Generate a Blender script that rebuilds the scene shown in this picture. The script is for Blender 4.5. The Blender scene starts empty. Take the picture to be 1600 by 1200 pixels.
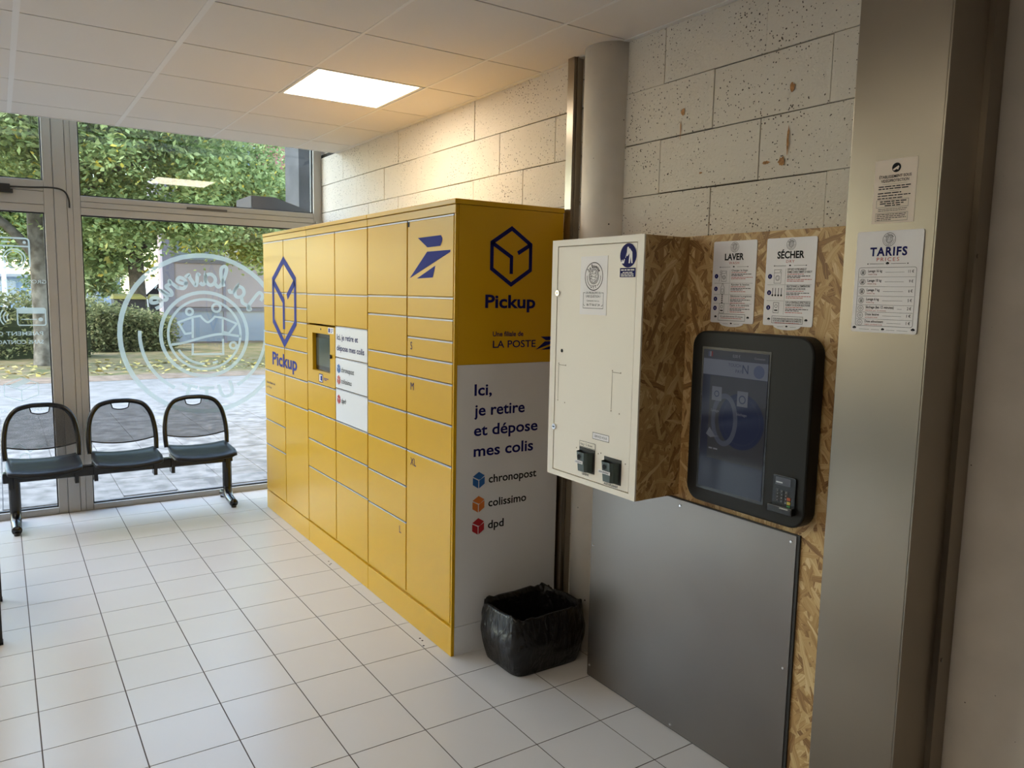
import bpy, bmesh, math, random
import numpy as np
from mathutils import Vector, Matrix
random.seed(7); rng = np.random.default_rng(11)
scene = bpy.context.scene
COL = scene.collection
# ---------------------------------------------------------------- camera, world, sun, exposure
CAMH = 1.623
cd = bpy.data.cameras.new('camera'); cam = bpy.data.objects.new('camera', cd); COL.objects.link(cam)
cd.sensor_width = 36.0; cd.lens = 1200.6 / 1600 * 36.0; cd.clip_start = 0.05; cd.clip_end = 300
RT = Vector((0.83244382, -0.55376039, 0.01966496)); UP = Vector((0.04801961, 0.10745067, 0.99305008)); FW = Vector((0.55202481, 0.82571411, -0.116038))
mw = Matrix((( RT.x, UP.x, -FW.x, 0), (RT.y, UP.y, -FW.y, 0), (RT.z, UP.z, -FW.z, CAMH), (0, 0, 0, 1)))
cam.matrix_world = mw
scene.camera = cam
w = bpy.data.worlds.new('sky'); scene.world = w; w.use_nodes = True
nt = w.node_tree; bg = nt.nodes['Background']
sky = nt.nodes.new('ShaderNodeTexSky'); sky.sky_type = 'NISHITA'; sky.sun_disc = False
sky.sun_elevation = math.radians(48); sky.sun_rotation = math.radians(-80); sky.air_density = 1.4; sky.dust_density = 1.5; sky.ozone_density = 1.0
nt.links.new(sky.outputs['Color'], bg.inputs['Color']); bg.inputs['Strength'].default_value = 1.5
sd = bpy.data.lights.new('sun', 'SUN'); sun = bpy.data.objects.new('sun', sd); COL.objects.link(sun)
sd.energy = 0.9; sd.angle = math.radians(1.5); sd.color = (1.0, 0.95, 0.86)
sun.rotation_euler = Vector((0.62, 0.10, -0.75)).to_track_quat('-Z', 'Y').to_euler()
scene.view_settings.view_transform = 'Standard'; scene.view_settings.look = 'None'
scene.view_settings.gamma = 1.0; scene.view_settings.use_curve_mapping = False
scene.view_settings.exposure = 0.07
PANEL_L = 15.0

# ---------------------------------------------------------------- material helpers
MATS = {}
def pmat(name, col, rough=0.5, metal=0.0, spec=0.5, noise=None, bump=None, emit=None, coat=0.0, alpha=None):
    """noise=(scale, amount) tints; bump=(scale,strength)"""
    if name in MATS: return MATS[name]
    m = bpy.data.materials.new(name); m.use_nodes = True; MATS[name] = m
    n = m.node_tree; b = n.nodes['Principled BSDF']
    b.inputs['Base Color'].default_value = (*col, 1); b.inputs['Roughness'].default_value = rough
    b.inputs['Metallic'].default_value = metal; b.inputs['Specular IOR Level'].default_value = spec
    if coat: b.inputs['Coat Weight'].default_value = coat
    tc = n.nodes.new('ShaderNodeTexCoord')
    if noise:
        t = n.nodes.new('ShaderNodeTexNoise'); t.inputs['Scale'].default_value = noise[0]; t.inputs['Detail'].default_value = 5
        n.links.new(tc.outputs['Object'], t.inputs['Vector'])
        r = n.nodes.new('ShaderNodeMapRange'); r.inputs[3].default_value = 1 - noise[1]; r.inputs[4].default_value = 1 + noise[1]
        r.inputs[1].default_value = 0.3; r.inputs[2].default_value = 0.7
        n.links.new(t.outputs['Fac'], r.inputs[0])
        mx = n.nodes.new('ShaderNodeVectorMath'); mx.operation = 'SCALE'; mx.inputs[0].default_value = col
        n.links.new(r.outputs[0], mx.inputs['Scale']); n.links.new(mx.outputs[0], b.inputs['Base Color'])
    if bump:
        t = n.nodes.new('ShaderNodeTexNoise'); t.inputs['Scale'].default_value = bump[0]; t.inputs['Detail'].default_value = 6
        n.links.new(tc.outputs['Object'], t.inputs['Vector'])
        bp = n.nodes.new('ShaderNodeBump'); bp.inputs['Strength'].default_value = bump[1]; bp.inputs['Distance'].default_value = 0.01
        n.links.new(t.outputs['Fac'], bp.inputs['Height']); n.links.new(bp.outputs[0], b.inputs['Normal'])
    if emit:
        b.inputs['Emission Color'].default_value = (*emit[0], 1); b.inputs['Emission Strength'].default_value = emit[1]
    if alpha is not None: b.inputs['Alpha'].default_value = alpha
    return m
def srgb(r, g, b):
    f = lambda c: (c / 255 / 12.92) if c / 255 <= 0.04045 else ((c / 255 + 0.055) / 1.055) ** 2.4
    return (f(r), f(g), f(b))
def ramp(n, stops):
    r = n.nodes.new('ShaderNodeValToRGB'); e = r.color_ramp.elements
    while len(e) < len(stops): e.new(0.5)
    for i, (p, c) in enumerate(stops): e[i].position = p; e[i].color = (*c, 1)
    return r

def mat_block(name='painted_block', base=(0.73, 0.68, 0.60)):
    m = bpy.data.materials.new(name); m.use_nodes = True; n = m.node_tree; b = n.nodes['Principled BSDF']; L = n.links.new
    geo = n.nodes.new('ShaderNodeNewGeometry')
    v = n.nodes.new('ShaderNodeTexVoronoi'); v.inputs['Scale'].default_value = 84; L(geo.outputs['Position'], v.inputs['Vector'])
    ns = n.nodes.new('ShaderNodeTexNoise'); ns.inputs['Scale'].default_value = 5; ns.inputs['Detail'].default_value = 4; L(geo.outputs['Position'], ns.inputs['Vector'])
    ns2 = n.nodes.new('ShaderNodeTexNoise'); ns2.inputs['Scale'].default_value = 95; ns2.inputs['Detail'].default_value = 4; L(geo.outputs['Position'], ns2.inputs['Vector'])
    # pits: small voronoi cores where noise allows
    c1 = n.nodes.new('ShaderNodeMath'); c1.operation = 'LESS_THAN'; L(v.outputs['Distance'], c1.inputs[0])
    mr = n.nodes.new('ShaderNodeMapRange'); mr.inputs[1].default_value = 0.40; mr.inputs[2].default_value = 0.70; mr.inputs[3].default_value = 0.0; mr.inputs[4].default_value = 0.40
    mx = n.nodes.new('ShaderNodeMath'); mx.operation = 'MULTIPLY'; L(ns2.outputs['Fac'], mx.inputs[0]); L(ns.outputs['Fac'], mx.inputs[1])
    mx.operation = 'MULTIPLY_ADD'; mx.inputs[1].default_value = 0.65; n.links.remove(mx.inputs[1].links[0]) if mx.inputs[1].links else None; q = n.nodes.new('ShaderNodeMath'); q.operation = 'MULTIPLY'; q.inputs[1].default_value = 0.35; L(ns.outputs['Fac'], q.inputs[0]); L(q.outputs[0], mx.inputs[2]); sc = mx
    L(sc.outputs[0], mr.inputs[0]); L(mr.outputs[0], c1.inputs[1])
    mc = n.nodes.new('ShaderNodeMix'); mc.data_type = 'RGBA'; mc.inputs[6].default_value = (*base, 1); mc.inputs[7].default_value = (0.07, 0.055, 0.04, 1)
    L(c1.outputs[0], mc.inputs[0]); L(mc.outputs[2], b.inputs['Base Color'])
    bp = n.nodes.new('ShaderNodeBump'); bp.inputs['Strength'].default_value = 0.55; bp.inputs['Distance'].default_value = 0.006
    L(ns2.outputs['Fac'], bp.inputs['Height']); L(bp.outputs[0], b.inputs['Normal'])
    b.inputs['Roughness'].default_value = 0.75
    return m
def mat_concrete(name, base):
    m = bpy.data.materials.new(name); m.use_nodes = True; n = m.node_tree; b = n.nodes['Principled BSDF']; L = n.links.new
    geo = n.nodes.new('ShaderNodeNewGeometry')
    v = n.nodes.new('ShaderNodeTexVoronoi'); v.inputs['Scale'].default_value = 17; L(geo.outputs['Position'], v.inputs['Vector'])
    ns = n.nodes.new('ShaderNodeTexNoise'); ns.inputs['Scale'].default_value = 7; ns.inputs['Detail'].default_value = 8; L(geo.outputs['Position'], ns.inputs['Vector'])
    mr = n.nodes.new('ShaderNodeMapRange'); mr.inputs[1].default_value = 0.5; mr.inputs[2].default_value = 0.75; mr.inputs[3].default_value = 0.02; mr.inputs[4].default_value = 0.11
    L(ns.outputs['Fac'], mr.inputs[0])
    c1 = n.nodes.new('ShaderNodeMath'); c1.operation = 'LESS_THAN'; L(v.outputs['Distance'], c1.inputs[0]); L(mr.outputs[0], c1.inputs[1])
    r = ramp(n, [(0.3, tuple(x * 0.88 for x in base)), (0.7, base)]); L(ns.outputs['Fac'], r.inputs[0])
    mc = n.nodes.new('ShaderNodeMix'); mc.data_type = 'RGBA'; mc.inputs[7].default_value = (0.05, 0.04, 0.03, 1); L(r.outputs[0], mc.inputs[6]); L(c1.outputs[0], mc.inputs[0])
    L(mc.outputs[2], b.inputs['Base Color']); b.inputs['Roughness'].default_value = 0.6
    return m
def mat_steel(name, base=(0.34, 0.295, 0.24), rough=0.30, axis='z'):
    m = bpy.data.materials.new(name); m.use_nodes = True; n = m.node_tree; b = n.nodes['Principled BSDF']; L = n.links.new
    tc = n.nodes.new('ShaderNodeTexCoord'); mp = n.nodes.new('ShaderNodeMapping')
    mp.inputs['Scale'].default_value = (220, 220, 1.5); L(tc.outputs['Object'], mp.inputs[0])
    a = n.nodes.new('ShaderNodeTexNoise'); a.inputs['Scale'].default_value = 1.0; a.inputs['Detail'].default_value = 3; L(mp.outputs[0], a.inputs['Vector'])
    s = n.nodes.new('ShaderNodeTexNoise'); s.inputs['Scale'].default_value = 2.2; s.inputs['Detail'].default_value = 1; L(tc.outputs['Object'], s.inputs['Vector'])
    r = n.nodes.new('ShaderNodeMapRange'); r.inputs[1].default_value = 0.3; r.inputs[2].default_value = 0.7; r.inputs[3].default_value = rough - 0.02; r.inputs[4].default_value = rough + 0.05
    L(s.outputs['Fac'], r.inputs[0]); L(r.outputs[0], b.inputs['Roughness'])
    cr = ramp(n, [(0.3, tuple(x * 0.9 for x in base)), (0.7, tuple(min(1, x * 1.08) for x in base))]); L(s.outputs['Fac'], cr.inputs[0]); L(cr.outputs[0], b.inputs['Base Color'])
    bp = n.nodes.new('ShaderNodeBump'); bp.inputs['Strength'].default_value = 0.06; bp.inputs['Distance'].default_value = 0.001; b.inputs['Metallic'].default_value = 1.0; b.inputs['Anisotropic'].default_value = 0.5
    return m
def mat_osb(name, swap=False):
    """overlapping wood strands: turned layers of stretched cells, each strand with its own random height; the highest one shows"""
    m = bpy.data.materials.new(name); m.use_nodes = True; n = m.node_tree; b = n.nodes['Principled BSDF']; L = n.links.new
    geo = n.nodes.new('ShaderNodeNewGeometry'); sp0 = n.nodes.new('ShaderNodeSeparateXYZ'); L(geo.outputs['Position'], sp0.inputs[0])
    cb = n.nodes.new('ShaderNodeCombineXYZ'); L(sp0.outputs[0 if swap else 1], cb.inputs[0]); L(sp0.outputs[2], cb.inputs[1])
    dn = n.nodes.new('ShaderNodeTexNoise'); dn.inputs['Scale'].default_value = 14; dn.inputs['Detail'].default_value = 3; L(cb.outputs[0], dn.inputs['Vector'])
    ad = n.nodes.new('ShaderNodeVectorMath'); ad.operation = 'MULTIPLY_ADD'; ad.inputs[1].default_value = (0.018, 0.018, 0); L(dn.outputs['Color'], ad.inputs[0]); L(cb.outputs[0], ad.inputs[2])
    curh = curc = None
    for i, (ang, sx, sy) in enumerate(((0.25, 10, 58), (1.35, 9, 52), (-0.6, 11, 64), (2.3, 10, 56), (0.85, 12, 70), (-1.15, 11, 62), (1.9, 11, 66))):
        mp = n.nodes.new('ShaderNodeMapping'); mp.vector_type = 'POINT'; mp.inputs['Rotation'].default_value = (0, 0, ang); mp.inputs['Location'].default_value = (i * 3.37, i * 1.71, 0); L(ad.outputs[0], mp.inputs[0])
        sc = n.nodes.new('ShaderNodeVectorMath'); sc.operation = 'MULTIPLY'; sc.inputs[1].default_value = (sx, sy, 1); L(mp.outputs[0], sc.inputs[0])
        v = n.nodes.new('ShaderNodeTexVoronoi'); v.voronoi_dimensions = '2D'; v.inputs['Scale'].default_value = 1.0; v.inputs['Randomness'].default_value = 0.95; L(sc.outputs[0], v.inputs['Vector'])
        cs = n.nodes.new('ShaderNodeSeparateColor'); L(v.outputs['Color'], cs.inputs[0])
        g2 = n.nodes.new('ShaderNodeVectorMath'); g2.operation = 'MULTIPLY'; g2.inputs[1].default_value = (0.5, 4.5, 1); L(sc.outputs[0], g2.inputs[0])
        gr = n.nodes.new('ShaderNodeTexNoise'); gr.noise_dimensions = '2D'; gr.inputs['Scale'].default_value = 1.0; gr.inputs['Detail'].default_value = 3; L(g2.outputs[0], gr.inputs['Vector'])
        c = n.nodes.new('ShaderNodeMath'); c.operation = 'MULTIPLY_ADD'; c.inputs[1].default_value = 0.55; L(gr.outputs['Fac'], c.inputs[0])
        c0 = n.nodes.new('ShaderNodeMath'); c0.operation = 'MULTIPLY'; c0.inputs[1].default_value = 0.55; L(cs.outputs[0], c0.inputs[0]); L(c0.outputs[0], c.inputs[2])
        if curh is None: curh, curc = cs.outputs[1], c.outputs[0]; continue
        gt = n.nodes.new('ShaderNodeMath'); gt.operation = 'GREATER_THAN'; L(cs.outputs[1], gt.inputs[0]); L(curh, gt.inputs[1])
        mx = n.nodes.new('ShaderNodeMix'); mx.data_type = 'FLOAT'; L(gt.outputs[0], mx.inputs[0]); L(curc, mx.inputs[2]); L(c.outputs[0], mx.inputs[3]); curc = mx.outputs[0]
        mh = n.nodes.new('ShaderNodeMath'); mh.operation = 'MAXIMUM'; L(cs.outputs[1], mh.inputs[0]); L(curh, mh.inputs[1]); curh = mh.outputs[0]
    cr = ramp(n, [(0.14, (0.11, 0.05, 0.016)), (0.32, (0.29, 0.15, 0.05)), (0.52, (0.45, 0.27, 0.10)), (0.72, (0.56, 0.375, 0.165)), (0.92, (0.70, 0.53, 0.29))])
    L(curc, cr.inputs[0]); L(cr.outputs[0], b.inputs['Base Color'])
    bp = n.nodes.new('ShaderNodeBump'); bp.inputs['Strength'].default_value = 0.25; bp.inputs['Distance'].default_value = 0.002; L(curh, bp.inputs['Height']); L(bp.outputs[0], b.inputs['Normal'])
    b.inputs['Roughness'].default_value = 0.55
    return m
def mat_glass():
    m = bpy.data.materials.new('window_glass'); m.use_nodes = True; n = m.node_tree; L = n.links.new
    out = n.nodes['Material Output']; n.nodes.remove(n.nodes['Principled BSDF'])
    tr = n.nodes.new('ShaderNodeBsdfTransparent'); tr.inputs[0].default_value = (0.93, 0.95, 0.94, 1)
    gl = n.nodes.new('ShaderNodeBsdfGlossy'); gl.inputs['Roughness'].default_value = 0.0
    fr = n.nodes.new('ShaderNodeFresnel'); ge = n.nodes.new('ShaderNodeNewGeometry'); io = n.nodes.new('ShaderNodeMapRange'); io.inputs[3].default_value = 1.5; io.inputs[4].default_value = 1 / 1.5; L(ge.outputs['Backfacing'], io.inputs[0]); L(io.outputs[0], fr.inputs[0])
    mx = n.nodes.new('ShaderNodeMixShader'); L(fr.outputs[0], mx.inputs[0]); L(tr.outputs[0], mx.inputs[1]); L(gl.outputs[0], mx.inputs[2]); L(mx.outputs[0], out.inputs[0])
    return m
def mat_perforated():
    m = bpy.data.materials.new('perforated_black_steel'); m.use_nodes = True; n = m.node_tree; L = n.links.new; b = n.nodes['Principled BSDF']
    b.inputs['Base Color'].default_value = (0.012, 0.012, 0.014, 1); b.inputs['Roughness'].default_value = 0.4
    tc = n.nodes.new('ShaderNodeTexCoord'); sp = n.nodes.new('ShaderNodeSeparateXYZ'); L(tc.outputs['Object'], sp.inputs[0])
    outs = []
    for ax in (0, 2):
        a = n.nodes.new('ShaderNodeMath'); a.operation = 'MULTIPLY'; a.inputs[1].default_value = 2 * math.pi / 0.0065; L(sp.outputs[ax], a.inputs[0])
        s = n.nodes.new('ShaderNodeMath'); s.operation = 'SINE'; L(a.outputs[0], s.inputs[0]); outs.append(s)
    p = n.nodes.new('ShaderNodeMath'); p.operation = 'MULTIPLY'; L(outs[0].outputs[0], p.inputs[0]); L(outs[1].outputs[0], p.inputs[1])
    g = n.nodes.new('ShaderNodeMath'); g.operation = 'LESS_THAN'; g.inputs[1].default_value = 0.22; L(p.outputs[0], g.inputs[0])
    L(g.outputs[0], b.inputs['Alpha'])
    return m
def mat_vinyl():
    m = bpy.data.materials.new('frosted_vinyl'); m.use_nodes = True; n = m.node_tree; L = n.links.new
    out = n.nodes['Material Output']; n.nodes.remove(n.nodes['Principled BSDF'])
    d = n.nodes.new('ShaderNodeBsdfDiffuse'); d.inputs[0].default_value = (0.62, 0.69, 0.67, 1); t = n.nodes.new('ShaderNodeBsdfTranslucent'); t.inputs[0].default_value = (0.36, 0.42, 0.41, 1)
    tr = n.nodes.new('ShaderNodeBsdfTransparent'); a = n.nodes.new('ShaderNodeMixShader'); a.inputs[0].default_value = 0.6; b = n.nodes.new('ShaderNodeMixShader'); b.inputs[0].default_value = 0.70
    L(d.outputs[0], a.inputs[1]); L(t.outputs[0], a.inputs[2]); L(tr.outputs[0], b.inputs[1]); L(a.outputs[0], b.inputs[2]); L(b.outputs[0], out.inputs[0])
    return m
def mat_leaf(name, stops, trans=0.45):
    m = bpy.data.materials.new(name); m.use_nodes = True; n = m.node_tree; L = n.links.new
    out = n.nodes['Material Output']; n.nodes.remove(n.nodes['Principled BSDF'])
    geo = n.nodes.new('ShaderNodeNewGeometry'); r = ramp(n, stops); L(geo.outputs['Random Per Island'], r.inputs[0])
    d = n.nodes.new('ShaderNodeBsdfDiffuse'); t = n.nodes.new('ShaderNodeBsdfTranslucent'); L(r.outputs[0], d.inputs[0]); L(r.outputs[0], t.inputs[0])
    mx = n.nodes.new('ShaderNodeMixShader'); mx.inputs[0].default_value = trans; L(d.outputs[0], mx.inputs[1]); L(t.outputs[0], mx.inputs[2]); L(mx.outputs[0], out.inputs[0])
    return m
def mat_speckle(name, a, bcol, scale, rough=0.8):
    m = bpy.data.materials.new(name); m.use_nodes = True; n = m.node_tree; L = n.links.new; b = n.nodes['Principled BSDF']
    geo = n.nodes.new('ShaderNodeNewGeometry'); ns = n.nodes.new('ShaderNodeTexNoise'); ns.inputs['Scale'].default_value = scale; ns.inputs['Detail'].default_value = 7
    L(geo.outputs['Position'], ns.inputs['Vector']); r = ramp(n, [(0.35, a), (0.65, bcol)]); L(ns.outputs['Fac'], r.inputs[0]); L(r.outputs[0], b.inputs['Base Color'])
    b.inputs['Roughness'].default_value = rough; b.inputs['Specular IOR Level'].default_value = 0.12
    return m

YEL = (0.62, 0.35, 0.007)
M_yel = pmat('locker_yellow', YEL, 0.30, spec=0.28)
M_white = pmat('panel_white', (0.72, 0.72, 0.74), 0.35)
M_grey = pmat('edge_grey', (0.42, 0.42, 0.47), 0.4, metal=0.3)
M_blue = pmat('print_blue', srgb(34, 44, 128), 0.6, spec=0.12)
M_navy = pmat('print_navy', srgb(24, 26, 92), 0.6, spec=0.12)
M_ink = pmat('print_black', (0.015, 0.015, 0.018), 0.6, spec=0.12)
M_red = pmat('print_red', (0.45, 0.05, 0.045), 0.6)
M_paper = pmat('poster_white', (0.80, 0.77, 0.78), 0.45)
M_paper2 = pmat('paper_cream', (0.80, 0.68, 0.57), 0.7)
M_cream = pmat('dispenser_cream', (0.80, 0.74, 0.65), 0.40)
M_black = pmat('black_gloss', (0.008, 0.008, 0.009), 0.22)
M_seat = pmat('seat_black', (0.012, 0.012, 0.013), 0.38, spec=0.25)
M_blackm = pmat('black_matt', (0.018, 0.016, 0.015), 0.55)
M_frame = pmat('aluminium_frame', (0.46, 0.45, 0.435), 0.45, metal=0.2)
M_gasket = pmat('rubber_gasket', (0.01, 0.01, 0.01), 0.6)
M_ceil = pmat('ceiling_tile_white', (0.74, 0.71, 0.68), 0.9, bump=(160, 0.08))
M_tbar = pmat('ceiling_bar', (0.78, 0.77, 0.76), 0.5)
M_gap = pmat('dark_gap', (0.05, 0.045, 0.04), 0.9)
M_tile = pmat('floor_tile_ceramic', (0.62, 0.595, 0.575), 0.24, spec=0.5, noise=(1.3, 0.03))
M_grout = pmat('grout', (0.085, 0.065, 0.055), 0.9)
M_block = mat_block(); M_conc = mat_concrete('painted_concrete', (0.80, 0.75, 0.68)); M_conc2 = mat_concrete('grey_concrete', (0.66, 0.59, 0.52))
M_steel = mat_steel('brushed_steel'); M_steel2 = mat_steel('brushed_steel_panel', (0.25, 0.222, 0.20), 0.33)
M_osb = mat_osb('osb_board'); M_osb2 = mat_osb('osb_board_side', True); M_glass = mat_glass(); M_perf = mat_perforated()
M_vinyl = mat_vinyl()
M_chrome = pmat('chrome', (0.7, 0.7, 0.7), 0.15, metal=1.0)
M_green = pmat('cup_green', (0.055, 0.075, 0.068), 0.4)
M_wall = pmat('plaster', (0.66, 0.63, 0.58), 0.85)

# ---------------------------------------------------------------- object helpers
ORG = {}
def link(o, parent=None, loc=None):
    COL.objects.link(o)
    if parent is not None: o.parent = parent
    ORG[o.name] = Vector(loc) if loc is not None else (ORG[parent.name] if parent is not None else Vector((0, 0, 0)))
    return o
def tag(o, label=None, cat=None, group=None, kind=None):
    if label: o['label'] = label
    if cat: o['category'] = cat
    if group: o['group'] = group
    if kind: o['kind'] = kind
    return o
def empty(name, loc=(0, 0, 0), label=None, cat=None, group=None, kind=None, parent=None):
    o = bpy.data.objects.new(name, None); o.empty_display_size = 0.05
    o.location = Vector(loc) - (ORG[parent.name] if parent else Vector((0, 0, 0)))
    link(o, parent, loc); return tag(o, label, cat, group, kind)
class G:
    def __init__(s): s.v = []; s.f = []; s.sm = False
    def add(s, vs, fs):
        k = len(s.v); s.v += [tuple(p) for p in vs]; s.f += [tuple(i + k for i in f) for f in fs]; return s
    def box(s, x0, x1, y0, y1, z0, z1):
        return s.add([(x0, y0, z0), (x1, y0, z0), (x1, y1, z0), (x0, y1, z0), (x0, y0, z1), (x1, y0, z1), (x1, y1, z1), (x0, y1, z1)],
                     [(0, 3, 2, 1), (4, 5, 6, 7), (0, 1, 5, 4), (1, 2, 6, 5), (2, 3, 7, 6), (3, 0, 4, 7)])
    def hexa(s, p): return s.add(p, [(0, 3, 2, 1), (4, 5, 6, 7), (0, 1, 5, 4), (1, 2, 6, 5), (2, 3, 7, 6), (3, 0, 4, 7)])
    def prism(s, poly, h0, h1, ax='z'):
        """poly 2D points; ax = extrusion axis; poly coords are the other two axes in order (x,y)/(y,z)/(x,z)"""
        def mk(a, b, h): return {'z': (a, b, h), 'x': (h, a, b), 'y': (a, h, b)}[ax]
        n = len(poly); vs = [mk(a, b, h0) for a, b in poly] + [mk(a, b, h1) for a, b in poly]
        return s.add(vs, [tuple(range(n - 1, -1, -1)), tuple(range(n, 2 * n))] + [(i, (i + 1) % n, n + (i + 1) % n, n + i) for i in range(n)])
    def cyl(s, c, r, h, ax='z', n=24, r2=None):
        r2 = r if r2 is None else r2
        def mk(a, b, t):
            return {'z': (c[0] + a, c[1] + b, c[2] + t), 'x': (c[0] + t, c[1] + a, c[2] + b), 'y': (c[0] + a, c[1] + t, c[2] + b)}[ax]
        vs = [mk(r * math.cos(2 * math.pi * i / n), r * math.sin(2 * math.pi * i / n), 0) for i in range(n)] + [mk(r2 * math.cos(2 * math.pi * i / n), r2 * math.sin(2 * math.pi * i / n), h) for i in range(n)]
        return s.add(vs, [tuple(range(n - 1, -1, -1)), tuple(range(n, 2 * n))] + [(i, (i + 1) % n, n + (i + 1) % n, n + i) for i in range(n)])
    def tube(s, pts, r, n=8, closed=False, flat=1.0):
        pts = [Vector(p) for p in pts]; m = len(pts); rings = []
        up = None
        for i, p in enumerate(pts):
            a = pts[(i - 1) % m] if (closed or i > 0) else p; b = pts[(i + 1) % m] if (closed or i < m - 1) else p
            t = (b - a).normalized()
            if up is None:
                up = Vector((0, 0, 1)) if abs(t.z) < 0.9 else Vector((0, 1, 0))
            side = t.cross(up).normalized(); up = side.cross(t).normalized()
            rr = r[i] if isinstance(r, (list, tuple)) else r
            rings.append([p + side * rr * math.cos(2 * math.pi * k / n) + up * rr * flat * math.sin(2 * math.pi * k / n) for k in range(n)])
        k0 = len(s.v)
        vs = [v for rg in rings for v in rg]; fs = []
        for i in range(m if closed else m - 1):
            for k in range(n):
                a = i * n + k; b = i * n + (k + 1) % n; c = ((i + 1) % m) * n + (k + 1) % n; d = ((i + 1) % m) * n + k
                fs.append((a, d, c, b))
        if not closed: fs += [tuple(range(n)), tuple(range((m - 1) * n + n - 1, (m - 1) * n - 1, -1))]
        return s.add(vs, fs)
    def build(s, name, mat, parent=None, bevel=0, smooth=False, loc=None, segs=2):
        org = Vector(loc) if loc is not None else (ORG[parent.name] if parent is not None else Vector((0, 0, 0)))
        me = bpy.data.meshes.new(name); me.from_pydata([tuple(Vector(p) - org) for p in s.v], [], s.f); me.update()
        me.materials.append(mat)
        if smooth: me.polygons.foreach_set('use_smooth', [True] * len(me.polygons))
        o = bpy.data.objects.new(name, me); link(o, parent, org)
        if loc is not None: o.location = org - (ORG[parent.name] if parent else Vector((0, 0, 0)))
        if bevel:
            b = o.modifiers.new('bevel', 'BEVEL'); b.width = bevel; b.segments = segs; b.limit_method = 'ANGLE'; b.angle_limit = math.radians(40)
        return o
def rrect(x0, x1, y0, y1, r, n=6):
    p = []
    for cx, cy, a0 in ((x1 - r, y1 - r, 0), (x0 + r, y1 - r, 90), (x0 + r, y0 + r, 180), (x1 - r, y0 + r, 270)):
        for i in range(n + 1):
            a = math.radians(a0 + 90 * i / n); p.append((cx + r * math.cos(a), cy + r * math.sin(a)))
    return p
def spline(pts, n=6, closed=False):
    P = [np.array(p, float) for p in pts]; out = []; m = len(P)
    for i in range(m if closed else m - 1):
        p0 = P[(i - 1) % m] if (closed or i > 0) else P[i]; p1 = P[i]; p2 = P[(i + 1) % m]; p3 = P[(i + 2) % m] if (closed or i + 2 < m) else p2
        for k in range(n):
            t = k / n; out.append(tuple(0.5 * ((2 * p1) + (-p0 + p2) * t + (2 * p0 - 5 * p1 + 4 * p2 - p3) * t * t + (-p0 + 3 * p1 - 3 * p2 + p3) * t ** 3)))
    if not closed: out.append(tuple(P[-1]))
    return out
_glyph = {}
def glyphs(txt, shear=0.0, bold=0.0, space=1.0):
    key = (txt, shear, bold, space)
    if key not in _glyph:
        c = bpy.data.curves.new('t', 'FONT'); c.body = txt; c.size = 1.0; c.shear = shear; c.offset = bold; c.space_character = space; c.resolution_u = 3; c.fill_mode = 'FRONT'
        o = bpy.data.objects.new('t', c); COL.objects.link(o)
        dg = bpy.context.evaluated_depsgraph_get(); me = bpy.data.meshes.new_from_object(o.evaluated_get(dg))
        v = [(p.co.x, p.co.y) for p in me.vertices]; f = [tuple(p.vertices) for p in me.polygons]
        bpy.data.objects.remove(o); bpy.data.curves.remove(c); bpy.data.meshes.remove(me)
        xs = [p[0] for p in v] or [0]
        _glyph[key] = (v, f, min(xs), max(xs))
    return _glyph[key]
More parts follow.
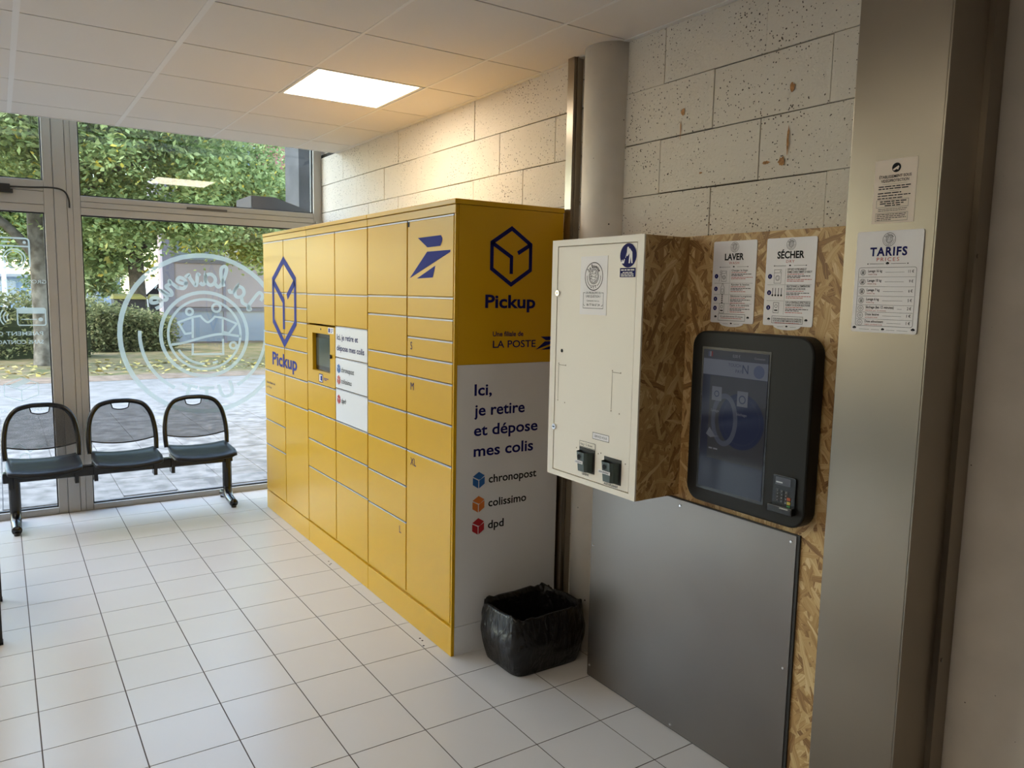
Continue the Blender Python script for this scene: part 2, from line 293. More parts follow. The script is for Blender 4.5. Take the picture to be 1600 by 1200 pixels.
class Flat:
    """flat print on a plane: origin o, right u, up v, offset along normal n"""
    def __init__(s, o, u, v, off=0.0006): s.o = Vector(o); s.u = Vector(u); s.v = Vector(v); s.n = s.u.cross(s.v).normalized(); s.off = off; s.g = G()
    def P(s, x, y): return s.o + s.u * x + s.v * y + s.n * s.off
    def poly(s, pts): s.g.add([s.P(*p) for p in pts], [tuple(range(len(pts)))]); return s
    def rect(s, x0, x1, y0, y1): return s.poly([(x0, y0), (x1, y0), (x1, y1), (x0, y1)])
    def disc(s, x, y, r, n=24, ry=None): return s.poly([(x + r * math.cos(2 * math.pi * i / n), y + (ry or r) * math.sin(2 * math.pi * i / n)) for i in range(n)])
    def stroke(s, pts, w, closed=False):
        P = [np.array(p, float) for p in pts]; m = len(P)
        if m < 2: return s
        lo = []; hi = []
        for i in range(m):
            a = P[(i - 1) % m] if (closed or i > 0) else None; b = P[(i + 1) % m] if (closed or i < m - 1) else None
            d1 = (P[i] - a) if a is not None else (b - P[i]); d2 = (b - P[i]) if b is not None else d1
            d1 = d1 / (np.linalg.norm(d1) + 1e-9); d2 = d2 / (np.linalg.norm(d2) + 1e-9)
            t = d1 + d2; t = t / (np.linalg.norm(t) + 1e-9); nn = np.array([-t[1], t[0]]); c = max(0.45, float(nn @ np.array([-d1[1], d1[0]])))
            lo.append(P[i] - nn * w / 2 / c); hi.append(P[i] + nn * w / 2 / c)
        vs = [s.P(*p) for p in lo] + [s.P(*p) for p in hi]
        s.g.add(vs, [(i, (i + 1) % m, m + (i + 1) % m, m + i) for i in range(m if closed else m - 1)]); return s
    def arc(s, x, y, r, w, a0=0, a1=360, n=40):
        full = abs(a1 - a0) >= 360; k = n if full else n + 1
        return s.stroke([(x + r * math.cos(math.radians(a0 + (a1 - a0) * i / n)), y + r * math.sin(math.radians(a0 + (a1 - a0) * i / n))) for i in range(k)], w, full)
    def frame(s, x0, x1, y0, y1, w): return s.stroke([(x0, y0), (x1, y0), (x1, y1), (x0, y1)], w, True)
    def text(s, t, x, y, size, align='l', width=None, shear=0.0, bold=0.0, space=1.0):
        """size = cap height (approx); width fits the text into it"""
        v, f, a, b = glyphs(t, shear, bold, space); k = size / 0.73; kx = k if width is None else width / max(1e-6, b - a)
        ox = x - (a * kx if align == 'l' else (a + b) / 2 * kx if align == 'c' else b * kx)
        s.g.add([s.P(ox + p[0] * kx, y + p[1] * k) for p in v], f); return s
    def lines(s, x, y, w, n, pitch, h, last=0.6):
        """illegibly small print: rows of word-length dashes"""
        for i in range(n):
            e = x + w * (last if i == n - 1 else 1.0); c = x
            while c < e - h:
                d = min(e - c, random.uniform(2.5, 7) * h); s.rect(c, c + d, y - i * pitch - h, y - i * pitch); c += d + h * 0.8
        return s
    def build(s, name, mat, parent, label=None):
        o = s.g.build(name, mat, parent); s.g = G()
        if label: o['label'] = label
        return o
CURS = {'L': ([[(0.15, 1.5), (0.35, 1.95), (0.62, 1.85), (0.55, 1.2), (0.35, 0.4), (0.1, 0.05), (0.0, 0.25), (0.35, 0.2), (0.8, 0.0), (1.15, 0.25)]], 1.15),
        'a': ([[(0.8, 0.85), (0.42, 1.0), (0.1, 0.7), (0.1, 0.25), (0.4, 0.0), (0.72, 0.3), (0.8, 0.9), (0.8, 0.25), (1.0, 0.0), (1.2, 0.2)]], 1.15),
        'l': ([[(0, 0.2), (0.4, 1.0), (0.52, 1.7), (0.36, 2.0), (0.2, 1.7), (0.2, 0.5), (0.4, 0.0), (0.7, 0.2)]], 0.68),
        'v': ([[(0, 0.8), (0.15, 0.95), (0.28, 0.2), (0.45, 0.0), (0.7, 0.7), (0.72, 1.0), (1.0, 0.85)]], 0.95),
        'e': ([[(0, 0.3), (0.4, 0.45), (0.62, 0.8), (0.4, 1.0), (0.15, 0.7), (0.15, 0.25), (0.45, 0.0), (0.85, 0.25)]], 0.82),
        'r': ([[(0, 0.2), (0.2, 0.8), (0.25, 1.1), (0.38, 0.88), (0.65, 0.85), (0.58, 0.3), (0.72, 0.0), (0.95, 0.2)]], 0.9),
        'i': ([[(0, 0.2), (0.2, 0.9), (0.2, 0.2), (0.4, 0.0), (0.62, 0.2)], [(0.24, 1.3), (0.26, 1.42)]], 0.6), ' ': ([], 0.5)}
def laverie_logo(F, cx, cy, R, sx=1.0, heavy=1.0, small=False):
    """round laundry logo: rings, shirt in a drum, arched script, UTT"""
    T = lambda p: (cx + p[0] * R * sx, cy + p[1] * R)
    def st(pts, w, closed=False): F.stroke([T(p) for p in pts], w * R * heavy, closed)
    def arc(r, w, a0=0, a1=360, x=0, y=0, n=48):
        full = abs(a1 - a0) >= 360; k = n if full else n + 1
        st([(x + r * math.cos(math.radians(a0 + (a1 - a0) * i / n)), y + r * math.sin(math.radians(a0 + (a1 - a0) * i / n))) for i in range(k)], w, full)
    arc(0.972, 0.055); arc(0.52, 0.042); arc(0.435, 0.03)
    arc(0.755, 0.04, 4, -60, n=16); arc(0.755, 0.04, 176, 240, n=16)
    arc(0.04, 0.028, x=0.18, y=0.28, n=14); arc(0.05, 0.028, x=-0.143, y=0.33, n=14); arc(0.04, 0.028, x=-0.34, y=-0.145, n=14)
    st([(0.143, 0.02), (0.24, 0.008), (0.315, 0.15), (0.143, 0.215), (0.05, 0.23)] + spline([(0.03, 0.20), (-0.035, 0.15), (-0.1, 0.195)], 4) + [(-0.12, 0.22), (-0.22, 0.205), (-0.39, 0.13), (-0.29, 0.01), (-0.215, 0.03)], 0.026)
    st([(0.145, 0.20), (0.15, -0.045)], 0.026); st([(-0.218, 0.19), (-0.214, 0.015)], 0.026)
    st([(0.152, -0.11), (0.156, -0.245), (-0.214, -0.25), (-0.215, -0.06)], 0.026)
    st(spline([(0.40, -0.12), (0.25, -0.10), (0.0, -0.03), (-0.2, 0.0), (-0.43, -0.03)], 5), 0.03)
    arc(0.37, 0.03, -30, -88, n=10); arc(0.37, 0.03, -103, -113, n=3)
    # arched script
    tx = 'La laverie'; tot = sum(CURS[c][1] for c in tx); k = 2.12 * 0.63 / tot; x = 0; r0 = 0.615
    for c in tx:
        paths, adv = CURS[c]
        for p in paths:
            q = spline([(x + a, b) for a, b in p], 3 if small else 6)
            pts = []
            for a, b in q:
                an = math.radians(151) - (a * k) / 0.63 ; rr = r0 + b * 0.135
                pts.append((rr * math.cos(an), rr * math.sin(an)))
            st(pts, 0.042)
        x += adv
    for ch, px, rot in (('U', -0.27, -17), ('T', 0.0, 0), ('T', 0.25, 17)):
        v, f, a, b = glyphs(ch, 0, 0.02); a0 = math.radians(rot)
        vs = []
        for p in v:
            X = (p[0] - (a + b) / 2) * 0.30; Y = p[1] * 0.27
            vs.append(F.P(*T((px + X * math.cos(a0) - Y * math.sin(a0), -0.845 + abs(px) * 0.18 + X * math.sin(a0) + Y * math.cos(a0)))))
        F.g.add(vs, f)
    return F
def cube_logo(F, cx, cy, w, h, lw, gap=True):
    """hexagonal parcel outline with an inner Y"""
    a, b = w / 2, h / 2; q = b * 0.46
    F.stroke([(cx, cy + b), (cx + a, cy + q), (cx + a, cy - q), (cx, cy - b), (cx - a, cy - q), (cx - a, cy + q)], lw, True)
    F.stroke([(cx - a, cy + q), (cx, cy - 0.02 * b), (cx, cy - 0.62 * b)], lw); F.stroke([(cx + a, cy + q), (cx + a * 0.33, cy + 0.13 * b)], lw)
def carrier_cube(F, cx, cy, w, h):
    """solid hexagon in facets split by a Y gap"""
    a, b = w / 2, h / 2; q = b * 0.5; g = w * 0.035
    F.poly([(cx - a, cy + q), (cx, cy + b), (cx + a, cy + q), (cx + a * .3, cy + g), (cx, cy - g + 2 * g), (cx - a, cy + q - 0 * g)])
    F.poly([(cx - a, cy + q - 2.5 * g), (cx - g, cy - g), (cx - g, cy - b), (cx - a, cy - q)])
    F.poly([(cx + a, cy + q - 2.5 * g), (cx + a, cy - q), (cx + g, cy - b), (cx + g, cy - g)])

# ================================================================ SETTING
XW = 2.25           # block wall plane
YWIN = 6.27         # window plane
ZC = 2.683          # ceiling
# --- floor
floor = G().box(-4.6, 2.55, -3.1, 6.33, -0.12, -0.0012).build('floor', M_grout); tag(floor, kind='structure')
SX, SY = 0.300, 0.2952; X0, Y0 = -0.2457, 3.001
tme = None; cnt = 0
for i in range(-6, 9):
    for j in range(-8, 12):
        x0, x1 = X0 + SX * i, X0 + SX * (i + 1); y0, y1 = Y0 + SY * j, Y0 + SY * (j + 1)
        if x0 > 2.2 or y0 > 6.2: continue
        x1 = min(x1, 2.25); y1 = min(y1, 6.25)
        full = (x1 - x0 > SX - 1e-3) and (y1 - y0 > SY - 1e-3)
        if x0 > 1.62 and y0 > 2.95: continue      # under the lockers
        g = 0.0022
        if full and tme is not None:
            o = bpy.data.objects.new('floor_tile', tme); o.location = (x0, y0, 0); link(o, floor, (x0, y0, 0))
        else:
            o = G().box(x0 + g, x1 - g, y0 + g, y1 - g, -0.012, 0.0).build('floor_tile', M_tile, floor, loc=(x0, y0, 0))
            if full: tme = o.data
        cnt += 1
for (mx_, my_) in [[1.584, 3.109], [1.583, 3.082], [1.564, 3.032], [1.588, 4.327], [1.586, 4.283], [1.573, 4.269]]:
    G().cyl((mx_, my_, 0.0), 0.005, 0.0006, 'z', 10).build('screw_hole_mark', M_ink, floor)
# --- right wall: backing + blocks
wall = G().box(2.27, 2.55, -3.1, 6.33, 0, 3.2).build('wall_right', M_conc2); tag(wall, kind='structure')
rows_z = [(1.62, 1.832), (1.832, 2.039), (2.039, 2.252), (2.252, 2.466), (2.466, 2.69)]
def row_joints(phase): return [phase + 0.49 * k for k in range(-8, 12)]
# measured vertical joints per course (row from the top): shared running bond
ph = {4: 1.83, 3: 1.536 + 0.03, 2: 1.834, 1: 1.56, 0: 1.83}
for r, (z0, z1) in enumerate(rows_z):
    js = sorted(row_joints(ph[r]))
    for a, b in zip(js[:-1], js[1:]):
        a, b = max(a, 1.2), min(b, 6.27)
        if b - a < 0.03: continue
        segs = [(a, b)]
        for s0, s1 in segs:
            jit = random.uniform(-0.002, 0.002); e1, e2, e3 = (random.uniform(-0.0012, 0.0012) for _ in range(3))
            G().box(XW + jit, 2.275, s0 + 0.0014, s1 - 0.0014 + e1 * 0.6, z0 + 0.0018 + e2, z1 - 0.0018 + e3).build('concrete_block', M_block, wall, bevel=0.0015)
G().box(2.262, 2.272, 1.2, 6.27, 0.0, 2.72).build('mortar_backing', pmat('mortar_paint', (0.035, 0.03, 0.024), 0.9), wall)
G().box(2.252, 2.274, 1.2, 6.27, 0.0, 1.62).build('lower_wall_face', M_block, wall)
# worn paint scuffs on the blocks
M_scuff = pmat('bare_brown_scuff', (0.42, 0.22, 0.09), 0.9, noise=(90, 0.35))
def scuff(cy, cz, ry, rz, nm=18):
    F = Flat((XW - 0.0022, cy, cz), (0, -1, 0), (0, 0, 1), 0.0008)
    F.poly([(ry * random.uniform(0.6, 1.1) * math.cos(2 * math.pi * i / nm), rz * random.uniform(0.6, 1.1) * math.sin(2 * math.pi * i / nm)) for i in range(nm)])
    F.build('paint_scuff', M_scuff, wall)
for a in ((1.71, 2.33, 0.012, 0.016), (1.715, 2.16, 0.005, 0.05), (1.735, 2.09, 0.016, 0.018), (1.80, 2.095, 0.02, 0.006), (2.205, 2.34, 0.012, 0.016), (2.215, 2.27, 0.003, 0.045), (2.10, 2.095, 0.009, 0.004)):
    scuff(*a)
# concrete part of the wall nearest the camera and its plinth
tag(G().box(2.10, 2.268, -3.1, 1.062, 0.0, 0.235).build('baseboard_right', M_conc, bevel=0.004), kind='structure')
# --- other walls (out of view)
tag(G().box(-4.75, -4.6, -3.1, 6.33, 0, 3.2).build('wall_left', M_wall), kind='structure')
tag(G().box(-4.6, 2.27, -3.25, -3.1, 0, 3.2).build('wall_back', M_wall), kind='structure')
# --- ceiling
ceil = G().box(-4.6, 2.27, -3.1, 5.86, ZC + 0.06, ZC + 0.08).build('ceiling', M_gap); tag(ceil, kind='structure')
G().box(-4.75, 2.55, -3.25, 6.6, 3.2, 3.45).build('roof_slab', M_wall, ceil)
G().box(-4.6, 2.27, 5.80, 5.86, ZC + 0.02, 3.2).build('ceiling_upstand', M_ceil, ceil)
CX0, CY0, CY = 0.1136, 3.7192, 0.5938
LIGHTS = {(2, 0), (-2, 0), (-2, -4), (-6, -4), (-2, -8)}  # the panel behind the camera is unseen, added to warm the right side
tmesh = {}
for a in range(-8, 4):
    for b in range(-12, 4):
        if (a, b) in LIGHTS: continue
        x0, x1 = CX0 + 0.6 * a, min(CX0 + 0.6 * (a + 1), 2.235); y0, y1 = CY0 + CY * b, min(CY0 + CY * (b + 1), 5.855)
        if x0 < -4.6 or y0 < -3.1: continue
        key = (round(x1 - x0, 3), round(y1 - y0, 3))
        if key in tmesh:
            o = bpy.data.objects.new('ceiling_tile', tmesh[key]); o.location = (x0, y0, ZC); link(o, ceil, (x0, y0, ZC))
        else:
            o = G().box(x0 + 0.005, x1 - 0.005, y0 + 0.0042, y1 - 0.0042, ZC, ZC + 0.018).build('ceiling_tile', M_ceil, ceil, loc=(x0, y0, ZC)); tmesh[key] = o.data
for a in range(-7, 4):
    wd = 0.012 if a < 2 else 0.006
    G().box(CX0 + 0.6 * a - wd, CX0 + 0.6 * a + wd, -3.1, 5.858, ZC - 0.0015, ZC + 0.02).build('ceiling_bar', M_tbar, ceil)
G().box(2.225, 2.25, -3.1, 5.86, ZC - 0.003, ZC + 0.02).build('ceiling_edge_angle', M_tbar, ceil)
G().box(-4.6, 2.25, 5.852, 5.864, ZC - 0.003, ZC + 0.02).build('ceiling_edge_angle', M_tbar, ceil)
# --- ceiling lights
M_diff = pmat('light_diffuser', (0.9, 0.88, 0.84), 0.5, emit=((1.0, 0.89, 0.72), PANEL_L))
lab = {(2, 0): 'square lit ceiling panel above the yellow lockers', (-2, 0): 'square lit ceiling panel over the middle of the room', (-2, -4): 'square lit ceiling panel left of the photographer', (-6, 0): 'square lit ceiling panel near the windows far left', (-6, -4): 'square lit ceiling panel near the left wall', (-2, -8): 'unseen ceiling panel behind the photographer, added to brighten the right wall', (2, -8): 'square lit ceiling panel by the back corner of the right wall'}
for (a, b) in LIGHTS:
    x0, y0 = CX0 + 0.6 * a, CY0 + CY * b
    t = empty('ceiling_light_panel', (x0 + 0.3, y0 + 0.297, ZC), lab[(a, b)], 'ceiling light', 'square ceiling light panels')
    fr = G()
    for q in ((0.012, 0.03, 0.004, 0.59), (0.57, 0.588, 0.004, 0.59), (0.03, 0.57, 0.004, 0.022), (0.03, 0.57, 0.572, 0.59)):
        fr.box(x0 + q[0], x0 + q[1], y0 + q[2], y0 + q[3], ZC - 0.001, ZC + 0.02)
    fr.build('frame', M_tbar, t)
    G().box(x0 + 0.03, x0 + 0.57, y0 + 0.022, y0 + 0.572, ZC + 0.004, ZC + 0.012).build('diffuser', M_diff, t)

# --- window front
win = empty('window_1', (0, YWIN, 0), kind='structure')
YA, YB = YWIN - 0.045, YWIN + 0.04
def member(name, x0, x1, z0, z1, ya=YA, yb=YB, m=M_frame, bev=0.003):
    return G().box(x0, x1, ya, yb, z0, z1).build(name, m, win, bevel=bev)
ZT = 3.15
member('mullion', 0.355, 0.43, 0.0, ZT); member('mullion', 0.432, 0.465, 0.0, ZT, YA + 0.004, YB)
member('door_stile', 0.372 - 0.075, 0.372, 0.045, 2.11, YA + 0.006, YB - 0.01) if False else None
member('frame_stile', 0.466, 0.512, 0.0, ZT, YA + 0.006, YB - 0.01)
member('frame_stile', 0.295, 0.353, 0.0, ZT, YA + 0.006, YB - 0.01)
member('frame_stile', 2.182, 2.25, 0.0, ZT)
member('transom', 0.513, 2.181, 2.115, 2.165, YA + 0.006, YB - 0.01); member('transom', 0.513, 2.181, 2.167, 2.205); member('transom', 0.513, 2.181, 2.207, 2.246, YA + 0.006, YB - 0.01)
member('transom', -4.6, 0.294, 2.115, 2.165, YA + 0.006, YB - 0.01); member('transom', -4.6, 0.294, 2.167, 2.255); member('transom', -4.6, 0.294, 2.257, 2.33, YA + 0.006, YB - 0.01)
member('bottom_rail', 0.513, 2.181, 0.0, 0.042); member('bottom_rail', -4.6, 0.294, 0.0, 0.047)
member('head_rail', -4.6, 2.25, 3.08, 3.2)
for xm in (-1.25, -2.9, -4.5): member('mullion', xm - 0.06, xm + 0.06, 0, ZT)
for (x0, x1, z0, z1) in ((0.512, 2.182, 2.246, 3.08), (0.512, 2.182, 0.042, 2.115), (-1.19, 0.295, 2.33, 3.08), (-1.19, 0.295, 0.047, 2.115), (-2.84, -1.31, 2.33, 3.08), (-2.84, -1.31, 0.047, 2.115), (-4.44, -2.96, 2.33, 3.08), (-4.44, -2.96, 0.047, 2.115)):
    p = G().box(x0, x1, YWIN - 0.002, YWIN + 0.002, z0, z1).build('pane', M_glass, win)
    g = G(); s = 0.008
    for q in ((x0, x0 + s, z0, z1), (x1 - s, x1, z0, z1), (x0 + s, x1 - s, z0, z0 + s), (x0 + s, x1 - s, z1 - s, z1)): g.box(q[0], q[1], YWIN - 0.02, YWIN + 0.006, q[2], q[3])
    g.build('gasket', M_gasket, p)
G().box(1.21, 1.50, YA - 0.004, YA + 0.006, 2.205, 2.222).build('vent_slot', pmat('vent_dark', (0.12, 0.11, 0.1), 0.6), win, bevel=0.002)
G().box(2.19, 2.245, YA - 0.03, YA, 2.165, 2.18).build('frame_bracket', M_frame, win)
# opener housing and cable of the fanlight
G().box(-0.28, 0.105, YA - 0.045, YA - 0.001, 2.243, 2.285).build('opener_housing', M_blackm, win, bevel=0.004)
G().box(0.03, 0.12, YA - 0.05, YA - 0.001, 2.228, 2.252).build('opener_clamp', M_blackm, win, bevel=0.004)
G().tube(spline([(0.10, YA - 0.018, 2.27), (0.22, YA - 0.018, 2.275), (0.34, YA - 0.018, 2.283), (0.41, YA - 0.018, 2.27), (0.44, YA - 0.018, 2.22), (0.445, YA - 0.012, 2.155)], 6), 0.0055, 8).build('opener_cable', M_blackm, win, smooth=True)
# vinyl graphics on the glass (stuck outside, so mirrored from here)
FV = Flat((1.325, YWIN - 0.0035, 1.268), (-1, 0, 0), (0, 0, 1), 0.0)
laverie_logo(FV, 0, 0, 0.62, 0.985); FV.build('vinyl_logo', M_vinyl, win, 'round frosted laundry logo, mirrored, on the large pane')
FD = Flat((0.108, YWIN - 0.0035, 0), (-1, 0, 0), (0, 0, 1), 0.0)
FD.stroke(rrect(-0.088, 0.088, 1.735, 1.935, 0.02, 3), 0.011, True); FD.rect(-0.083, 0.083, 1.876, 1.886); FD.arc(0, 1.80, 0.062, 0.009, n=28); FD.arc(0, 1.80, 0.046, 0.006, n=28); FD.disc(-0.062, 1.908, 0.01, 10); FD.rect(0.02, 0.07, 1.903, 1.913); FD.text('20KG', 0, 1.792, 0.016, 'c')
FD.text('GROSSE CAPACITÉ', 0, 1.632, 0.026, 'c', 0.36)
FD.stroke(rrect(-0.165, -0.0, 1.345, 1.462, 0.012, 3), 0.008, True); FD.rect(-0.16, -0.005, 1.425, 1.458); FD.disc(-0.135, 1.385, 0.014, 12); FD.rect(-0.112, -0.02, 1.383, 1.388)
for rr in (0.03, 0.05, 0.07): FD.arc(0.03, 1.40, rr, 0.008, -45, 45, 10)
FD.text('PAIEMENT CB', 0, 1.275, 0.028, 'c', 0.29, bold=0.01); FD.text('SANS CONTACT', 0, 1.217, 0.028, 'c', 0.29, bold=0.01)
FD.stroke([(-0.1, 0.94), (0, 0.895), (0.1, 0.94), (0.1, 0.86), (0, 0.82), (-0.1, 0.86)], 0.006, True); FD.stroke([(-0.1, 0.94), (0, 0.985), (0.1, 0.94)], 0.006); FD.stroke([(0, 0.895), (0, 0.82)], 0.006); FD.poly([(-0.06, 0.957), (-0.02, 0.975), (0.07, 0.935), (0.03, 0.915)])
FD.text('DÉPÔT RETRAIT', 0, 0.745, 0.024, 'c', 0.30); FD.text('DE COLIS', 0, 0.69, 0.024, 'c', 0.19)
FD.stroke([(-0.11, 0.50), (-0.03, 0.46), (0.03, 0.52), (0.11, 0.48)], 0.008); FD.arc(0, 0.42, 0.03, 0.008)
FD.text('VIDÉOSURVEILLANCE', 0, 0.30, 0.026, 'c', 0.36); FD.build('vinyl_pictograms', M_vinyl, win, 'column of frosted pictograms and mirrored captions on the left pane')

# ================================================================ STRUCTURE-LIKE THINGS ON THE RIGHT WALL
colm = empty('concrete_column', (2.28, 2.66, 0), 'round white painted concrete column half sunk in the block wall', 'column')
G().cyl((2.28, 2.66, 0), 0.127, ZC + 0.02, 'z', 48).build('shaft', M_conc, colm, smooth=False)
for p in colm.children[0].data.polygons: p.use_smooth = len(p.vertices) == 4
rail = empty('steel_channel', (2.225, 2.858, 0), 'upright stainless steel channel between the lockers and the round column', 'steel channel')
G().box(2.198, 2.203, 2.836, 2.882, 0, ZC).box(2.203, 2.25, 2.836, 2.841, 0, ZC).box(2.203, 2.25, 2.877, 2.882, 0, ZC).build('channel_profile', M_steel, rail)
G().box(2.212, 2.218, 2.828, 2.835, 0, ZC).build('edge_lip', M_steel, rail)
pil = empty('steel_pillar', (2.15, 1.2, 0), 'brushed stainless steel clad pillar carrying the price list', 'pillar')
G().box(2.03, 2.035, 1.08, 1.335, 0, 2.75).build('front_sheet', M_steel, pil, bevel=0.002)
G().box(2.03, 2.245, 1.075, 1.08, 0, 2.75).build('side_sheet', M_steel, pil, bevel=0.0015)
G().box(2.036, 2.249, 1.33, 1.335, 0, 2.75).build('far_sheet', M_steel, pil)
G().box(2.20, 2.268, 1.058, 1.064, 0.236, 2.75).box(2.20, 2.206, 1.064, 1.0748, 0.236, 2.75).build('corner_angle', M_steel, pil)
for z in (0.6, 1.75): G().cyl((2.215, 1.0575, z), 0.006, -0.003, 'y', 10).build('rivet', M_steel, pil)
# OSB boxing and steel panel
osb = empty('osb_boxing', (2.15, 1.88, 0), 'oriented strand board casing fixed to the wall behind the payment screen', 'board casing')
G().box(2.05, 2.068, 1.337, 2.42, 0, 1.838).build('front_board', M_osb, osb, bevel=0.001)
G().box(2.068, 2.244, 2.402, 2.42, 0, 1.838).build('side_board', M_osb, osb); G().box(2.068, 2.244, 1.337, 2.40, 1.82, 1.838).build('top_board', M_osb, osb)
sp = empty('steel_cladding', (2.045, 1.93, 0), 'large dull steel sheet screwed below the payment screen', 'metal panel')
G().box(2.040, 2.0425, 1.437, 2.425, 0.004, 0.889).build('sheet', M_steel2, sp)
G().box(2.0426, 2.0498, 1.426, 2.425, 0.0, 0.893).build('backing_edge', M_blackm, sp)
for y, z in ((1.455, 0.868), (1.455, 0.45), (1.455, 0.05), (1.93, 0.868), (1.93, 0.02), (2.41, 0.58), (2.41, 0.05)):
    G().cyl((2.040, y, z), 0.0055, -0.003, 'x', 12, 0.004).build('screw', M_chrome, sp)

# ================================================================ PARCEL LOCKERS
XL = 1.617
COLS = [(5.700, 5.229, 0), (5.229, 4.758, 0), (4.758, 4.271, 1), (4.271, 3.80, 1), (3.80, 3.329, 2), (3.329, 2.880, 2)]
SEP = [[1.955, 1.602, 1.507, 1.322, 1.226, 1.041, 0.858, 0.673, 0.488, 0.138],
       [1.955, 1.602, 1.507, 1.415, 1.322, 1.226, 1.041, 0.858, 0.138],
       [1.955, 1.600, 1.417, 1.050, 0.868, 0.685, 0.502, 0.143],
       [1.955, 1.600, 1.420, 1.240, 1.060, 0.868, 0.687, 0.504, 0.144],
       [1.955, 1.603, 1.509, 1.319, 1.226, 1.047, 0.866, 0.680, 0.498, 0.147],
       [1.955, 1.603, 1.508, 1.414, 1.322, 1.228, 1.048, 0.865, 0.147]]
mods = []
MODL = ['yellow parcel locker module next to the window with the tall parcel-cube logo', 'yellow parcel locker module in the middle with the touchscreen and white notices', 'yellow parcel locker module nearest the camera with the bird emblem and white end panel']
MY = [(5.700, 4.760), (4.758, 3.802), (3.80, 2.868)]
for k in range(3):
    y1, y0 = MY[k]
    t = empty('parcel_locker', (1.9, (y0 + y1) / 2, 0), MODL[k], 'locker', 'modules of the yellow parcel locker row'); mods.append(t)
    yy0 = y0 + (0.004 if k == 2 else 0)
    if k == 1:
        b = G().box(XL + 0.10, 2.185, yy0, y1, 0.0, 1.995).box(XL + 0.016, XL + 0.10, yy0, 4.271, 0.1, 1.995).box(XL + 0.016, XL + 0.10, 4.271, y1, 1.42, 1.995).box(XL + 0.016, XL + 0.10, 4.271, y1, 0.1, 1.045)
        b.build('body', M_yel, t)
    else:
        G().box(XL + 0.016, 2.185, yy0, y1, 0.0, 1.995).build('body', M_yel, t)
    G().box(XL, XL + 0.0158, y0 + 0.001, y1 - 0.001, 1.958, 1.994).build('header_strip', M_yel, t, bevel=0.0015)
    G().box(XL - 0.004, 2.188, y0 - (0.004 if k == 2 else 0) + 0.0004, y1 - 0.0004, 1.996, 2.018).build('top_cap', M_yel, t, bevel=0.003)
    G().box(XL, XL + 0.0158, y0 + 0.001, y1 - 0.001, 0.0, 0.132).build('plinth', M_yel, t, bevel=0.002)
    if k == 2: G().box(XL, XL + 0.0158, 2.868, 2.879, 0.1325, 1.9575).build('corner_stile', M_yel, t, bevel=0.0015)
doors = {}
for c, (ya, yb, k) in enumerate(COLS):
    for i in range(len(SEP[c]) - 1):
        zt, zb = SEP[c][i], SEP[c][i + 1]
        if c == 2 and i == 2: continue
        white = c == 3 and i in (2, 3, 4)
        d = G().box(XL, XL + 0.0155, yb + 0.005, ya - 0.005, zb + 0.004, zt - 0.007).build('door', M_white if white else M_yel, mods[k], bevel=0.0018)
        doors[(c, i)] = d
        if white: d['label'] = 'white notice door'
        G().box(XL + 0.001, XL + 0.0155, yb + 0.007, ya - 0.007, zt - 0.0064, zt - 0.0005).build('edge_strip', M_grey, d)
# logo on the far module
F = Flat((XL, 0, 0), (0, -1, 0), (0, 0, 1), 0.0012)
a = lambda y: -y
F.stroke([(a(5.221), 1.822), (a(4.983), 1.69), (a(4.983), 1.405), (a(5.221), 1.255), (a(5.462), 1.405), (a(5.462), 1.69)], 0.044, True)
F.stroke([(a(5.455), 1.68), (a(5.228), 1.545), (a(5.228), 1.355)], 0.044); F.stroke([(a(4.99), 1.675), (a(5.15), 1.575)], 0.044)
F.build('parcel_emblem', M_blue, mods[0], 'blue hexagonal parcel emblem'); F.text('Pickup', a(5.505), 1.095, 0.092, 'l', 0.545, bold=0.026); F.build('brand_lettering', M_blue, mods[0])
F.text('Une filiale de', a(5.653), 0.945, 0.016, 'l', 0.20); F.build('small_lettering', M_navy, mods[0]); F.text('La Poste', a(5.653), 0.912, 0.016, 'l', 0.12); F.build('small_lettering', M_navy, mods[0])
# terminal in the middle module
t = mods[1]
tp = G()
zb, zt, ya, yb = 1.054, 1.410, 4.753, 4.276
r0, r1, q0, q1 = 4.357, 4.660, 1.133, 1.364
for (u0, u1, v0, v1) in ((yb, r0, zb, zt), (r1, ya, zb, zt), (r0, r1, q1, zt), (r0, r1, zb, q0)): tp.box(XL, XL + 0.0155, u0, u1, v0, v1)
for (u0, u1, v0, v1) in ((r0 - 0.004, r0, q0, q1), (r1, r1 + 0.004, q0, q1), (r0, r1, q1, q1 + 0.004), (r0, r1, q0 - 0.004, q0)): tp.box(XL + 0.0155, XL + 0.07, u0, u1, v0, v1)
term = tp.build('terminal_panel', M_yel, t)
G().box(XL + 0.07, XL + 0.08, r0, r1, q0, q1).build('recess_back', M_yel, term)
scr = G().prism(rrect(r0 + 0.003, r1 - 0.003, q0 + 0.003, q1 - 0.004, 0.006, 3), XL + 0.022, XL + 0.07, 'x').build('touchscreen', M_black, term)
Fs = Flat((XL + 0.022, 0, 0), (0, -1, 0), (0, 0, 1), 0.0012); Fs.rect(a(r1 - 0.015), a(r0 + 0.015), q0 + 0.03, q1 - 0.03); Fs.build('display', pmat('terminal_display', (0.03, 0.04, 0.035), 0.12, emit=((0.5, 0.6, 0.52), 0.05)), term)
G().cyl((XL, 4.335, 1.237), 0.012, -0.012, 'x', 16).build('lock_knob', M_blackm, term)
G().cyl((XL, 4.508, 1.391), 0.006, -0.002, 'x', 12).build('camera_lens', M_blackm, term)
F = Flat((XL, 0, 0), (0, -1, 0), (0, 0, 1), 0.0010)
F.rect(a(4.384), a(4.294), 1.372, 1.407); F.build('sticker', M_paper, term); F.rect(a(4.540), a(4.482), 1.07, 1.116); F.build('sticker', M_paper, term)
